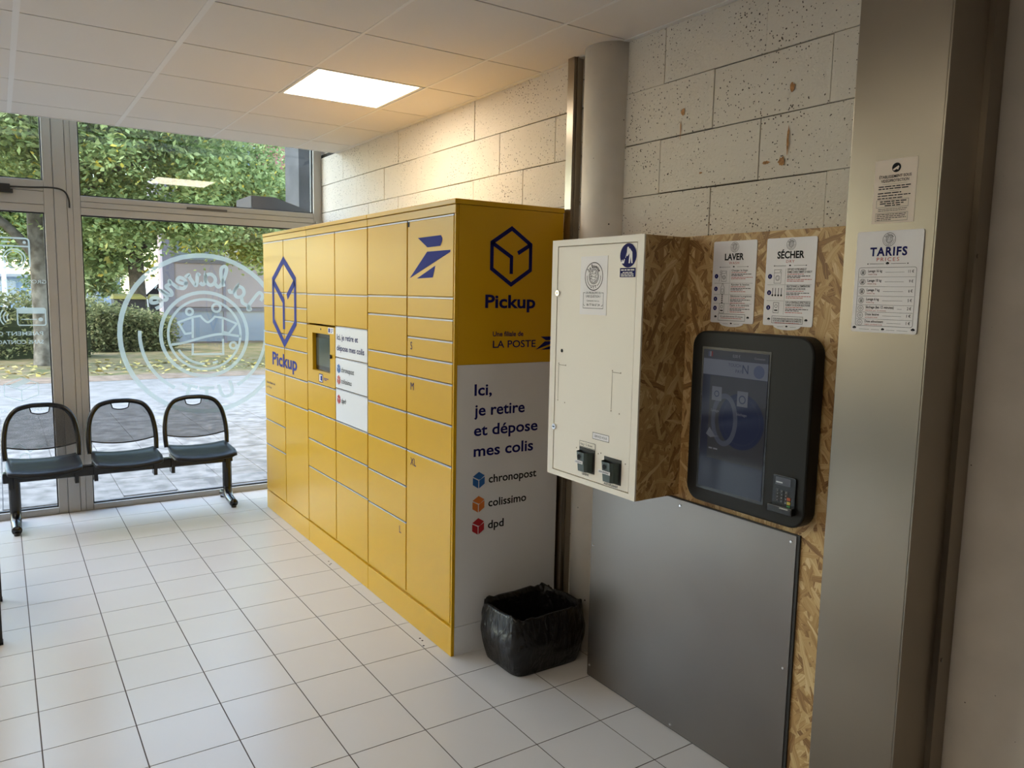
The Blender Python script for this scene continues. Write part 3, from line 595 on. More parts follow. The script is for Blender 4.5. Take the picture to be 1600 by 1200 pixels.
F.off = 0.0016; F.rect(a(4.376), a(4.35), 1.378, 1.402); F.lines(a(4.34), 1.40, 0.04, 3, 0.009, 0.004); F.build('sticker_print', M_blue, term); F.frame(a(4.540), a(4.482), 1.07, 1.116, 0.005); F.rect(a(4.518), a(4.49), 1.078, 1.108); F.lines(a(4.462), 1.10, 0.08, 2, 0.009, 0.005); F.build('sticker_print', M_blue, term)
# white notice doors
F.off = 0.0010
F.text('Ici, je retire et', a(4.240), 1.345, 0.033, 'l', 0.31, bold=0.015); F.build('lettering', M_navy, doors[(3, 2)]); F.text('dépose mes colis', a(4.243), 1.283, 0.033, 'l', 0.40, bold=0.015); F.build('lettering', M_navy, doors[(3, 2)])
M_c1 = pmat('carrier_blue', (0.015, 0.11, 0.36), 0.45); M_c2 = pmat('carrier_orange', (0.62, 0.17, 0.03), 0.45); M_c3 = pmat('carrier_red', (0.40, 0.012, 0.022), 0.45)
for nm, z, m, d, wd, w in (('chronopost', 1.170, M_c1, 3, 0.19, 0.05), ('colissimo', 1.105, pmat('carrier_red2', (0.48, 0.06, 0.04), 0.45), 3, 0.155, 0.05), ('dpd', 0.992, M_c3, 4, 0.062, 0.05)):
    carrier_cube(F, a(4.216), z + 0.008, w, 0.056); F.build('carrier_mark', m, doors[(3, d)])
    F.text(nm, a(4.176), z - 0.008, 0.030, 'l', wd, bold=0.004); F.build('lettering', M_ink, doors[(3, d)])
# bird emblem, size letters on the near module
F.poly([(a(3.216), 1.87), (a(2.995), 1.872), (a(2.981), 1.858), (a(2.985), 1.845), (a(2.999), 1.826), (a(3.122), 1.824)][::-1])
F.poly([(a(3.125), 1.805), (a(2.908), 1.806), (a(2.911), 1.797), (a(3.299), 1.688)][::-1]); F.poly([(a(3.045), 1.742), (a(3.068), 1.690), (a(3.226), 1.686)][::-1])
F.build('bird_emblem', M_blue, mods[2], 'dark blue bird emblem')
for s, y, z in (('S', 3.29, 1.355), ('M', 3.285, 1.163), ('XL', 3.285, 0.80), ('L', 3.405, 0.43)):
    F.text(s, a(y), z, 0.038); F.build('size_letter', M_navy, mods[2])
F.rect(a(3.322), a(3.303), 1.925, 1.948); F.build('lock_slot', M_ink, mods[2])
# end panel
t = mods[2]
G().box(XL + 0.0165, 2.185, 2.868, 2.8718, 1.316, 1.994).build('end_panel_yellow', M_yel, t)
G().box(XL + 0.0165, 2.185, 2.868, 2.8718, 0.135, 1.314).build('end_panel_white', M_white, t)
G().box(XL + 0.0165, 2.185, 2.867, 2.8718, 0.0, 0.133).build('end_plinth', M_white, t)
F = Flat((0, 2.868, 0), (1, 0, 0), (0, 0, 1), 0.0008)
cube_logo(F, 1.901, 1.788, 0.205, 0.245, 0.018); F.build('parcel_emblem', M_navy, t, 'navy hexagonal parcel emblem on the yellow end panel'); F.text('Pickup', 1.768, 1.563, 0.058, 'l', 0.268, bold=0.028); F.build('brand_lettering', M_navy, t); F.text('Une filiale de', 1.81, 1.437, 0.022, 'l', 0.163, bold=0.018); F.build('subtitle_lettering', M_navy, t); F.text('LA POSTE', 1.811, 1.386, 0.033, 'l', 0.232, bold=0.012); F.build('company_lettering', M_navy, t)
F.poly([(2.07, 1.432), (2.155, 1.432), (2.15, 1.415), (2.10, 1.415)]); F.poly([(2.094, 1.410), (2.17, 1.410), (2.044, 1.372)]); F.poly([(2.07, 1.371), (2.135, 1.390), (2.125, 1.373)])
F.build('bird_emblem', M_navy, t, 'small navy bird emblem on the yellow end panel')
for s, z, wd in (('Ici,', 1.178, 0.09), ('je retire', 1.088, 0.270), ('et dépose', 0.998, 0.345), ('mes colis', 0.905, 0.322)): F.text(s, 1.720, z, 0.052, 'l', wd, bold=0.020); F.build('slogan_line', M_navy, t)
for nm, z, m, wd in (('chronopost', 0.796, M_c1, 0.263), ('colissimo', 0.686, M_c2, 0.208), ('dpd', 0.584, M_c3, 0.085)):
    carrier_cube(F, 1.749, z, 0.062, 0.076); F.build('carrier_mark', m, t); F.text(nm, 1.801, z - 0.018, 0.038, 'l', wd, bold=0.018); F.build('carrier_name', M_ink, t)

# ================================================================ DETERGENT DISPENSER
XD = 1.833
ds = empty('detergent_dispenser', (1.94, 2.2, 0.905), 'cream metal detergent dispenser cabinet with wood strand sides on the wall', 'dispenser')
G().box(XD + 0.018, 2.0495, 1.97, 2.452, 0.925, 1.815).build('carcass', M_cream, ds)
G().box(XD + 0.006, 2.0495, 1.951, 1.969, 0.906, 1.834).build('side_board', M_osb2, ds); G().box(XD + 0.018, 2.0495, 2.452, 2.47, 0.906, 1.834).build('side_board', M_osb, ds)
G().box(XD + 0.018, 2.0495, 1.969, 2.452, 1.816, 1.834).build('top_board', M_osb, ds); G().box(XD + 0.018, 2.0495, 1.969, 2.452, 0.906, 0.924).build('bottom_board', M_osb, ds)
fr = G(); 
for q in ((1.951, 1.983, 0.906, 1.835), (2.435, 2.470, 0.906, 1.835), (1.983, 2.435, 1.811, 1.835), (1.983, 2.435, 0.906, 0.927)): fr.box(XD - 0.001, XD + 0.0058, *q)
fr.build('face_frame', M_cream, ds)
dd = G().box(XD + 0.0005, XD + 0.016, 1.986, 2.432, 0.930, 1.808).build('door', M_cream, ds, bevel=0.001)
for z in (1.631, 1.101):
    l = G().cyl((XD, 2.428, z), 0.011, -0.006, 'x', 18).build('lock', M_chrome, dd); G().box(XD - 0.0075, XD - 0.006, 2.424, 2.432, z - 0.002, z + 0.002).build('keyhole', M_ink, dd)
G().cyl((XD, 2.394, 1.407), 0.007, -0.001, 'x', 14).build('plug_hole', M_ink, dd)
F = Flat((XD + 0.0005, 0, 0), (0, -1, 0), (0, 0, 1), 0.0008)
M_thin = pmat('fine_line_brown', (0.25, 0.2, 0.14), 0.7)
for y in (2.412, 2.092):
    F.rect(a(y) - 0.001, a(y) + 0.001, 1.215, 1.352); F.rect(a(y), a(y) + 0.045, 1.350, 1.352)
    for yy, zz in ((0, 1.356), (0.045, 1.352), (0, 1.21), (0.045, 1.205)): F.disc(a(y) + yy, zz, 0.003, 8)
for y, z in ((2.285, 1.04), (2.155, 1.04), (2.14, 1.045), (2.005, 1.03)): F.disc(a(y), z, 0.003, 8)
F.build('handle_marks', M_thin, dd)
# stickers on it
st = empty('notice_sticker', (XD, 2.215, 1.56), 'white notice with round laundry logo and phone number on the dispenser', 'notice')
G().box(XD - 0.0006, XD + 0.0004, 2.137, 2.290, 1.553, 1.768).build('paper', M_paper, st)
F = Flat((XD - 0.0006, 0, 0), (0, -1, 0), (0, 0, 1), 0.0005)
laverie_logo(F, a(2.212), 1.694, 0.052, 1.0, 1.0, True)
F.stroke([(a(2.27) + 0.01, 1.634), (a(2.27), 1.634), (a(2.27), 1.577), (a(2.155), 1.577), (a(2.155), 1.634), (a(2.155) - 0.01, 1.634)], 0.0016)
F.text('UN PROBLÈME OU', a(2.212), 1.630, 0.0085, 'c', 0.088); F.text('UNE QUESTION ?', a(2.212), 1.617, 0.0085, 'c', 0.084); F.text('Contactez-nous au :', a(2.212), 1.602, 0.0065, 'c', 0.075); F.text('06 77 06 67 24', a(2.212), 1.586, 0.0085, 'c', 0.075, bold=0.01)
F.arc(a(2.262), 1.592, 0.006, 0.0016, 180, 290, 6); F.arc(a(2.164), 1.592, 0.006, 0.0016, -110, 0, 6)
F.build('print', M_ink, st)
st = empty('pictogram_sticker', (XD, 2.03, 1.70), 'round navy pictogram sticker with caption in the dispenser top corner', 'sticker')
F = Flat((XD - 0.0002, 0, 0), (0, -1, 0), (0, 0, 1), 0.0004)
F.disc(a(2.030), 1.765, 0.042, 32); F.rect(a(2.070), a(1.990), 1.690, 1.722); F.build('ground', M_navy, st)
F.off = 0.0009
F.disc(a(2.031), 1.790, 0.005, 10); F.poly([(-2.036, 1.787), (-2.022, 1.789), (-2.009, 1.776), (-2.006, 1.738), (-2.012, 1.738), (-2.017, 1.760), (-2.020, 1.738), (-2.026, 1.738), (-2.023, 1.772), (-2.034, 1.762), (-2.037, 1.764)][::-1])
F.stroke([(-2.036, 1.775), (-2.043, 1.757)], 0.002); F.poly([(-2.066, 1.738), (-2.050, 1.738), (-2.046, 1.752), (-2.049, 1.754), (-2.053, 1.746), (-2.062, 1.747)]); F.rect(-2.064, -2.055, 1.748, 1.750)
F.lines(-2.064, 1.717, 0.068, 1, 0.008, 0.004, 1.0); F.lines(-2.055, 1.708, 0.05, 1, 0.007, 0.003, 1); F.lines(-2.064, 1.702, 0.068, 2, 0.006, 0.003, 1); F.build('print', M_paper, st)
# product cups
for nm, y0, y1, zt, top, lb in (('LESSIVE', 2.178, 2.262, 1.045, '16kg = 2 doses', 'dark green detergent outlet cup marked LESSIVE on the dispenser'), ('ASSOUPLISSANT', 2.030, 2.116, 1.035, None, 'dark green softener outlet cup marked ASSOUPLISSANT on the dispenser')):
    cz = zt - 0.083
    c = empty('outlet_cup', (XD, (y0 + y1) / 2, cz), lb, 'dispenser cup', 'outlet cups of the dispenser')
    g = G(); poly = [(y0 + 0.004, XD - 0.001), (y0 + 0.010, XD - 0.026), (y0 + 0.022, XD - 0.034), (y1 - 0.022, XD - 0.034), (y1 - 0.010, XD - 0.026), (y1 - 0.004, XD - 0.001)]
    n = len(poly); lo = [(x + (0.006 if x < XD - 0.01 else 0), (y0 + y1) / 2 + (y - (y0 + y1) / 2) * 0.9, cz) for y, x in poly]; hi = [(x, y, zt - 0.008 + (0.0 if x < XD - 0.01 else 0.0)) for y, x in poly]
    g.add(lo + hi, [tuple(range(n))] + [(i, n + i, n + (i + 1) % n, (i + 1) % n) for i in range(n)])
    g.build('cup', M_green, c, bevel=0.002)
    G().box(XD - 0.0015, XD + 0.0003, y0 - 0.004, y1 + 0.004, cz - 0.006, zt + 0.004).build('back_plate', M_blackm, c)
    ym = (y0 + y1) / 2 + 0.006
    Fc = Flat((XD - 0.0345, 0, 0), (0, -1, 0), (0, 0, 1), 0.0008)
    Fc.disc(a(ym), zt - 0.026, 0.0095, 16); Fc.build('spout_hole', M_ink, c)
    wl = 0.046 if nm == 'LESSIVE' else 0.066
    Fc.rect(a(ym) - wl / 2, a(ym) + wl / 2, zt - 0.052, zt - 0.040); Fc.build('label', M_paper, c)
    Fc.off = 0.0014; Fc.text(nm, a(ym), zt - 0.0492, 0.0068, 'c', wl * 0.85, bold=0.01); Fc.build('label_lettering', M_ink, c)
    Fd = Flat((XD + 0.0005, 0, 0), (0, -1, 0), (0, 0, 1), 0.0008)
    Fd.rect(a(y1) - 0.002, a(y0) + 0.002, cz - 0.022, cz - 0.0075)
    if top: Fd.rect(a(y1) - 0.004, a(y0) + 0.004, zt + 0.0055, zt + 0.027)
    Fd.build('caption_label', M_cream, c)
    Fd.off = 0.0012
    if top: Fd.frame(a(y1) - 0.004, a(y0) + 0.004, zt + 0.006, zt + 0.027, 0.0014); Fd.text(top, a(ym), zt + 0.012, 0.009, 'c', 0.072)
    Fd.text(nm, a(ym), cz - 0.019, 0.0085, 'c', 0.040 if nm == 'LESSIVE' else 0.078, bold=0.02); Fd.build('caption_lettering', M_ink, c)
sv = empty('self_service_label', (XD, 2.144, 1.09), 'small framed SERVEZ-VOUS label above the two outlet cups', 'label')
F = Flat((XD + 0.0002, 0, 0), (0, -1, 0), (0, 0, 1), 0.0006); F.rect(a(2.190), a(2.098), 1.092, 1.116); F.build('paper', M_paper, sv)
F.off = 0.001; F.frame(a(2.190), a(2.098), 1.092, 1.116, 0.0016); F.text('SERVEZ-VOUS', a(2.144), 1.0995, 0.009, 'c', 0.072); F.build('print', M_ink, sv)

# ================================================================ PAYMENT KIOSK
XK = 1.993
ks = empty('payment_kiosk', (2.02, 1.62, 0.93), 'dark grey wall-mounted payment terminal with tall touchscreen on the board casing', 'payment terminal')
M_kio = pmat('kiosk_charcoal', (0.012, 0.011, 0.010), 0.45, spec=0.22)
ko = rrect(1.383, 1.862, 0.925, 1.513, 0.055, 8)
G().prism(ko, XK, 2.0495, 'x').build('housing', M_kio, ks, bevel=0.006)
G().box(XK - 0.0012, XK, 1.533, 1.815, 0.972, 1.460).build('screen_bezel', M_black, ks)
M_scr = pmat('screen_dark', (0.012, 0.013, 0.022), 0.08, spec=0.2, emit=((0.10, 0.10, 0.16), 0.06))
sc = G().box(XK - 0.0022, XK - 0.0013, 1.541, 1.806, 0.982, 1.452).build('screen', M_scr, ks)
def screenmat(n, c, e): return pmat(n, (0.01, 0.01, 0.012), 0.08, spec=0.2, emit=(c, e * 0.3))
F = Flat((XK - 0.0022, 0, 0), (0, -1, 0), (0, 0, 1), 0.0003)
F.rect(-1.806, -1.541, 1.422, 1.452); F.build('top_bar', screenmat('ui_bar', (0.11, 0.11, 0.13), 0.45), sc)
F.rect(-1.806, -1.541, 1.368, 1.421); F.build('banner', screenmat('ui_banner', (0.42, 0.44, 0.52), 0.40), sc)
F.off = 0.0006
F.text('TOUCH', -1.673, 1.402, 0.011, 'c', 0.052); F.text('PAY', -1.655, 1.383, 0.011, 'c', 0.026); F.text('N', -1.629, 1.383, 0.030, 'c', 0.024); F.build('banner_lettering', screenmat('ui_text_dark', (0.06, 0.09, 0.2), 0.45), sc)
F.text('0,00 €', -1.667, 1.432, 0.010, 'c', 0.03); F.text('Connexion', -1.575, 1.432, 0.007, 'c', 0.04); F.rect(-1.779, -1.774, 1.429, 1.446); F.build('top_lettering', screenmat('ui_text', (0.5, 0.5, 0.55), 0.5), sc)
F.rect(-1.773, -1.767, 1.429, 1.446); F.build('flag_red', screenmat('ui_red', (0.6, 0.05, 0.05), 0.35), sc)
F.rect(-1.786, -1.780, 1.429, 1.446); F.build('flag_blue', screenmat('ui_blue', (0.20, 0.24, 0.42), 0.4), sc); F.disc(-1.575, 1.393, 0.021, 24); F.build('banner_disc', screenmat('ui_blue', (0.20, 0.24, 0.42), 0.4), sc)
F.off = 0.0005
F.rect(-1.773, -1.541, 1.085, 1.366); F.build('photo_ground', screenmat('ui_grey', (0.12, 0.115, 0.12), 0.40), sc)
F.off = 0.0008; F.disc(-1.637, 1.225, 0.092, 40); F.build('drum', screenmat('ui_drum', (0.022, 0.032, 0.105), 0.55), sc)
F.off = 0.0011; F.arc(-1.637, 1.225, 0.077, 0.006); F.build('drum_ring', screenmat('ui_drum2', (0.04, 0.05, 0.12), 0.5), sc)
F.off = 0.0013; F.stroke([(-1.705 + 0.047 * math.cos(2 * math.pi * i / 40), 1.222 + 0.08 * math.sin(2 * math.pi * i / 40)) for i in range(40)], 0.017, True); F.build('door_ring', screenmat('ui_ring', (0.19, 0.21, 0.28), 0.45), sc)
F.off = 0.0016; F.rect(-1.762, -1.720, 1.283, 1.330); F.build('ticket', screenmat('ui_white', (0.36, 0.37, 0.42), 0.45), sc); F.rect(-1.655, -1.612, 1.275, 1.325); F.build('ticket', screenmat('ui_white', (0.36, 0.37, 0.42), 0.45), sc); F.poly([(-1.78, 1.165), (-1.765, 1.19), (-1.74, 1.163), (-1.72, 1.165), (-1.76, 1.155)]); F.build('cloth', screenmat('ui_white', (0.36, 0.37, 0.42), 0.45), sc)
F.off = 0.0019; F.arc(-1.634, 1.298, 0.012, 0.004); F.arc(-1.741, 1.306, 0.009, 0.003); F.build('ticket_print', screenmat('ui_text_dark', (0.06, 0.09, 0.2), 0.45), sc)
F.text('Lavage', -1.745, 1.245, 0.009, 'c', 0.034); F.text('Séchage', -1.634, 1.245, 0.009, 'c', 0.042); F.lines(-1.765, 1.122, 0.045, 1, 0.01, 0.005, 1.0); F.build('captions', screenmat('ui_text', (0.5, 0.5, 0.55), 0.5), sc)
# card reader
pd_ = G().prism(rrect(1.414, 1.496, 0.985, 1.084, 0.006, 3), XK - 0.006, XK, 'x').build('card_reader', M_black, ks, bevel=0.001)
F = Flat((XK - 0.006, 0, 0), (0, -1, 0), (0, 0, 1), 0.0004)
F.rect(-1.487, -1.432, 1.054, 1.078); F.build('reader_display', pmat('reader_lcd', (0.03, 0.03, 0.035), 0.15, emit=((0.35, 0.37, 0.42), 0.06)), pd_)
F.off = 0.0008; F.lines(-1.484, 1.064, 0.025, 1, 0.006, 0.004, 1); 
kd = pmat('key_grey', (0.45, 0.45, 0.48), 0.5)
F.build('display_text', kd, pd_)
lab3 = '123456789*0#'
for i in range(4):
    for j in range(3):
        ky = -1.482 + 0.0155 * j; kz = 1.040 - 0.0105 * i - 0.001 * j
        kk = G().box(XK - 0.0075, XK - 0.006, -ky - 0.011, -ky + 0.0, kz - 0.008, kz).build('key', pmat('key_black', (0.015, 0.015, 0.016), 0.4), pd_)
        Fk = Flat((XK - 0.0075, 0, 0), (0, -1, 0), (0, 0, 1), 0.0003); Fk.text(lab3[i * 3 + j], ky + 0.0055, kz - 0.0062, 0.005, 'c'); 
        o = Fk.g.build('key_digit', kd, pd_)
for i, (nm, c) in enumerate((('red_key', (0.42, 0.07, 0.02)), ('yellow_key', (0.5, 0.38, 0.05)), ('green_key', (0.04, 0.28, 0.07)))):
    G().box(XK - 0.008, XK - 0.006, 1.4285, 1.4405, 1.020 - 0.0125 * i - 0.009, 1.020 - 0.0125 * i).build(nm, pmat('m_' + nm, c, 0.5), pd_)
slot = G().box(XK - 0.022, XK, 1.412, 1.502, 0.968, 0.992).build('card_slot', M_black, pd_, bevel=0.003)
G().box(XK - 0.0235, XK - 0.022, 1.425, 1.455, 0.985, 0.988).build('slot_light', pmat('slot_light', (0.5, 0.48, 0.42), 0.4), pd_)

# ================================================================ POSTERS
def leafmark(F, x, y, s):
    for an in (90, 35, 145):
        F.disc(x + 0.6 * s * math.cos(math.radians(an)), y + 0.6 * s * math.sin(math.radians(an)), s * 0.42, 8, s * 0.5)
    F.rect(x - s * .1, x + s * .1, y - s * .5, y + s * .3)
def machine(F, x, y, w, h, lw=0.0009):
    F.frame(x - w / 2, x + w / 2, y - h / 2, y + h / 2, lw); F.rect(x - w / 2, x + w / 2, y + h * 0.26, y + h * 0.26 + lw); F.arc(x, y - h * 0.12, w * 0.3, lw * 1.3, n=20); F.arc(x, y - h * 0.12, w * 0.17, lw, n=16); F.disc(x + w * .33, y + h * .38, w * .06, 8)
def steps_poster(name, label, xp, y1, title, sub, tw, rows, foot):
    """y1 = left edge; 0.181 wide"""
    W = 0.181; zt, zb = 1.814, 1.541
    o = empty(name, (xp, y1 - W / 2, zb), label, 'poster', 'wash instructions on the board casing')
    poly = rrect(y1 - W, y1, zb, zt, 0.006, 4)
    G().prism(poly, xp - 0.0025, xp, 'x').build('board', M_paper, o)
    G().prism([(y1 - W / 2 + 0.05 * math.cos(math.radians(t_)), zb + 0.013 * math.sin(math.radians(t_)) - 0.0002) for t_ in range(180, 361, 15)], xp - 0.0025, xp, 'x').build('bottom_tab', M_paper, o)
    F = Flat((xp - 0.0025, 0, 0), (0, -1, 0), (0, 0, 1), 0.0005); cx = -(y1 - W / 2); L0 = -y1
    laverie_logo(F, cx, zt - 0.021, 0.017, 1, 1.0, True); F.text(title, cx, zt - 0.063, 0.022, 'c', tw, bold=0.034)
    F.rect(cx - 0.058, cx - 0.014, zt - 0.0865, zt - 0.0857); F.rect(cx + 0.014, cx + 0.058, zt - 0.0865, zt - 0.0857); F.disc(cx - 0.058, zt - 0.0861, 0.0018, 8); F.disc(cx + 0.058, zt - 0.0861, 0.0018, 8); leafmark(F, cx, zt - 0.087, 0.004)
    vx = L0 + 0.076; R = Flat((xp - 0.0025, 0, 0), (0, -1, 0), (0, 0, 1), 0.0005)
    R.text(sub, cx, zt - 0.077, 0.0085, 'c', 0.042 if sub == 'WASH' else 0.030, space=1.2)
    zz = zt - 0.093; B = Flat((xp - 0.0025, 0, 0), (0, -1, 0), (0, 0, 1), 0.0005); D = Flat((xp - 0.0025, 0, 0), (0, -1, 0), (0, 0, 1), 0.0009)
    for k, (h, heads, kind) in enumerate(rows):
        F.rect(vx - 0.0003, vx + 0.0003, zz - h + 0.002, zz - 0.002)
        if k < len(rows) - 1: F.rect(L0 + 0.010, -(y1 - W) - 0.010, zz - h - 0.0003, zz - h + 0.0003)
        B.disc(L0 + 0.018, zz - h / 2, 0.0078, 20); D.text(str(k + 1), L0 + 0.018, zz - h / 2 - 0.0035, 0.007, 'c')
        mx_ = L0 + 0.047
        if kind == 'machine': machine(F, mx_, zz - h / 2, 0.026, min(0.042, h - 0.008))
        if kind == 'load':
            machine(F, mx_ + 0.004, zz - h / 2, 0.021, 0.034); F.stroke([(mx_ - 0.016, zz - h / 2 - 0.018), (mx_ - 0.012, zz - h / 2 + 0.008), (mx_ - 0.007, zz - h / 2 + 0.004), (mx_ - 0.004, zz - h / 2 - 0.004)], 0.001); F.arc(mx_ - 0.010, zz - h / 2 + 0.015, 0.004, 0.001, n=12)
        if kind == 'bottle':
            F.stroke([(mx_ - 0.008, zz - h / 2 - 0.016), (mx_ + 0.008, zz - h / 2 - 0.016), (mx_ + 0.008, zz - h / 2 + 0.004), (mx_ + 0.003, zz - h / 2 + 0.011), (mx_ + 0.003, zz - h / 2 + 0.017), (mx_ - 0.003, zz - h / 2 + 0.017), (mx_ - 0.003, zz - h / 2 + 0.011), (mx_ - 0.008, zz - h / 2 + 0.004)], 0.001, True); F.frame(mx_ - 0.005, mx_ + 0.005, zz - h / 2 - 0.011, zz - h / 2, 0.0008)
        if kind == 'list':
            for q in range(5): F.rect(mx_ - 0.003, mx_ + 0.003, zz - h / 2 + 0.012 - q * 0.0065, zz - h / 2 + 0.0155 - q * 0.0065)
        if kind == 'pay':
            F.frame(mx_ - 0.010, mx_ + 0.010, zz - h / 2 - 0.016, zz - h / 2 + 0.016, 0.0012); F.arc(mx_, zz - h / 2 + 0.005, 0.005, 0.0012, n=12); F.rect(mx_ - 0.006, mx_ + 0.006, zz - h / 2 - 0.010, zz - h / 2 - 0.006)
        if kind == 'thermo':
            for q in range(4): F.rect(mx_ - 0.017 + q * 0.011, mx_ - 0.015 + q * 0.011, zz - h / 2 - 0.006, zz - h / 2 + 0.015); F.disc(mx_ - 0.016 + q * 0.011, zz - h / 2 - 0.008, 0.0034, 10)
        z2 = zz - 0.0075; tx = vx + 0.006
        for hd in heads: F.text(hd, tx, z2, 0.0062, 'l', min(0.088, 0.0042 * len(hd) if len(heads) == 1 else 0.0031 * len(hd)), bold=0.014); z2 -= 0.0082
        R.lines(tx, z2 + 0.005, 0.062, 1, 0.004, 0.0018, 1.0); F.lines(tx, z2 - 0.0005, 0.082, 2, 0.0048, 0.0022, 0.6); R.lines(tx, z2 - 0.0112, 0.088, 1 if h < 0.045 else 2, 0.0048, 0.0018, 0.7)
        zz -= h
    F.frame(L0 + 0.034, -(y1 - W) - 0.034, zb + 0.008, zb + 0.030, 0.0011)
    zf = zb + 0.0225
    for hd in foot: F.text(hd, cx, zf - 0.003, 0.0055, 'c', 0.096 if len(foot) == 1 else 0.104, bold=0.012); zf -= 0.0068
    R.lines(cx - 0.045, zf + 0.001, 0.09, 1, 0.004, 0.0018, 1.0)
    leafmark(F, L0 + 0.022, zb + 0.018, 0.006); leafmark(F, -(y1 - W) - 0.022, zb + 0.018, 0.006); leafmark(F, cx, zb - 0.003, 0.0045); F.rect(cx - 0.035, cx - 0.012, zb - 0.0035, zb - 0.0028); F.rect(cx + 0.012, cx + 0.035, zb - 0.0035, zb - 0.0028)
    F.build('print', M_ink, o); R.build('red_print', M_red, o); B.build('number_discs', M_navy, o); D.build('numbers', M_paper, o)
steps_poster('wash_poster', 'white LAVER instruction poster with four numbered steps above the payment screen', 2.05, 1.837, 'LAVER', 'WASH', 0.080, [(0.047, ['Charger le linge'], 'load'), (0.038, ['Ajouter la lessive'], 'bottle'), (0.030, ['Sélectionner le programme'], 'list'), (0.032, ['Payer à la centrale'], 'pay')], ['Un cycle dure environ 35 minutes'])
steps_poster('dry_poster', 'white SÉCHER instruction poster with three numbered steps above the payment screen', 2.05, 1.617, 'SÉCHER', 'DRY', 0.098, [(0.052, ['DÉPOSEZ VOTRE LINGE ET', 'FERMEZ CORRECTEMENT LE HUBLOT'], 'machine'), (0.050, ['SÉLECTIONNEZ LA TEMPÉRATURE', 'DÉSIRÉE SUR LE SÉCHOIR'], 'thermo'), (0.044, ['SUR LA CENTRALE, EFFECTUEZ LE', 'PAIEMENT DU SÉCHOIR SÉLECTIONNÉ'], 'pay')], ['POUR UN BON SÉCHAGE, NOUS VOUS CONSEILLONS', 'DE SÉCHER LE DEMI TAMBOUR DE 20 MINUTES'])
# price list
XP = 2.03; y1, y0, zb, zt = 1.294, 1.105, 1.537, 1.815; W = y1 - y0; cx = -(y1 + y0) / 2; L0 = -y1; R0 = -y0
o = empty('price_list', (XP, (y0 + y1) / 2, zb), 'white TARIFS price list fixed to the steel pillar', 'poster')
G().prism(rrect(y0, y1, zb, zt, 0.006, 4), XP - 0.003, XP, 'x').build('board', M_paper, o)
F = Flat((XP - 0.003, 0, 0), (0, -1, 0), (0, 0, 1), 0.0005); R = Flat((XP - 0.003, 0, 0), (0, -1, 0), (0, 0, 1), 0.0005); N = Flat((XP - 0.003, 0, 0), (0, -1, 0), (0, 0, 1), 0.0005)
laverie_logo(F, cx, zt - 0.024, 0.0185, 1, 1.0, True); N.text('TARIFS', cx, zt - 0.067, 0.0235, 'c', 0.106, bold=0.034, shear=0.0, space=1.15); N.build('title', M_navy, o)
R.text('PRICES', cx, zt - 0.082, 0.0105, 'c', 0.064, space=1.3)
F.rect(cx - 0.052, cx - 0.010, zt - 0.0895, zt - 0.0885); F.rect(cx + 0.010, cx + 0.052, zt - 0.0895, zt - 0.0885); F.disc(cx - 0.057, zt - 0.089, 0.0018, 8); F.disc(cx + 0.057, zt - 0.089, 0.0018, 8); leafmark(F, cx, zt - 0.090, 0.0055)
F.stroke(rrect(L0 + 0.012, R0 - 0.012, zb + 0.018, zt - 0.099, 0.006, 3), 0.0009, True)
rws = [('Lavage 16 kg', 'WASH 16 kg', '11 €'), ('Lavage 10 kg', 'WASH 10 kg', '9 €'), ('Lavage 7 kg', 'WASH 7 kg', '6 €'), ('Lavage 6 kg', 'WASH 6 kg', '5 €'), ('Séchage (les 12 minutes)', 'DRYING (per 12 minutes)', '2 €'), ('Dose lessive', 'DETERGENT DOSE', '1 €'), ('Dose adoucissant', 'FABRIC SOFTENER DOSE', '1 €')]
hs = [0.0262, 0.0262, 0.0262, 0.0242, 0.0200, 0.0195, 0.0195]; zz = zt - 0.099
for k, ((p, q, c), h) in enumerate(zip(rws, hs)):
    zm = zz - h / 2; x0 = L0 + 0.040; ww = 0.0034 * len(p)
    F.arc(L0 + 0.025, zm, 0.0078, 0.0009, n=20)
    if k < 4: machine(F, L0 + 0.025, zm, 0.0075, 0.009, 0.0007)
    else: F.arc(L0 + 0.025, zm, 0.003, 0.001, n=12)
    F.text(p, x0, zm + 0.0005, 0.0072, 'l', ww, bold=0.012); R.text(q, x0, zm - 0.0068, 0.0034, 'l', 0.0026 * len(q)); F.text(c, R0 - 0.019, zm - 0.002, 0.0078, 'r', 0.0038 * len(c), bold=0.01)
    F.rect(x0 + ww + 0.010, R0 - 0.045, zm - 0.0004, zm + 0.0002)
    if k < 6: F.rect(L0 + 0.014, R0 - 0.014, zz - h - 0.0003, zz - h + 0.0003)
    zz -= h
leafmark(F, L0 + 0.010, zb + 0.010, 0.006); leafmark(F, R0 - 0.010, zb + 0.010, 0.006); leafmark(F, cx, zb + 0.008, 0.005)
for s0, s1 in ((-0.07, -0.04), (-0.034, -0.010), (0.010, 0.034), (0.04, 0.07)): F.rect(cx + s0, cx + s1, zb + 0.0078, zb + 0.0085)
F.build('print', M_ink, o); R.build('red_print', M_red, o)
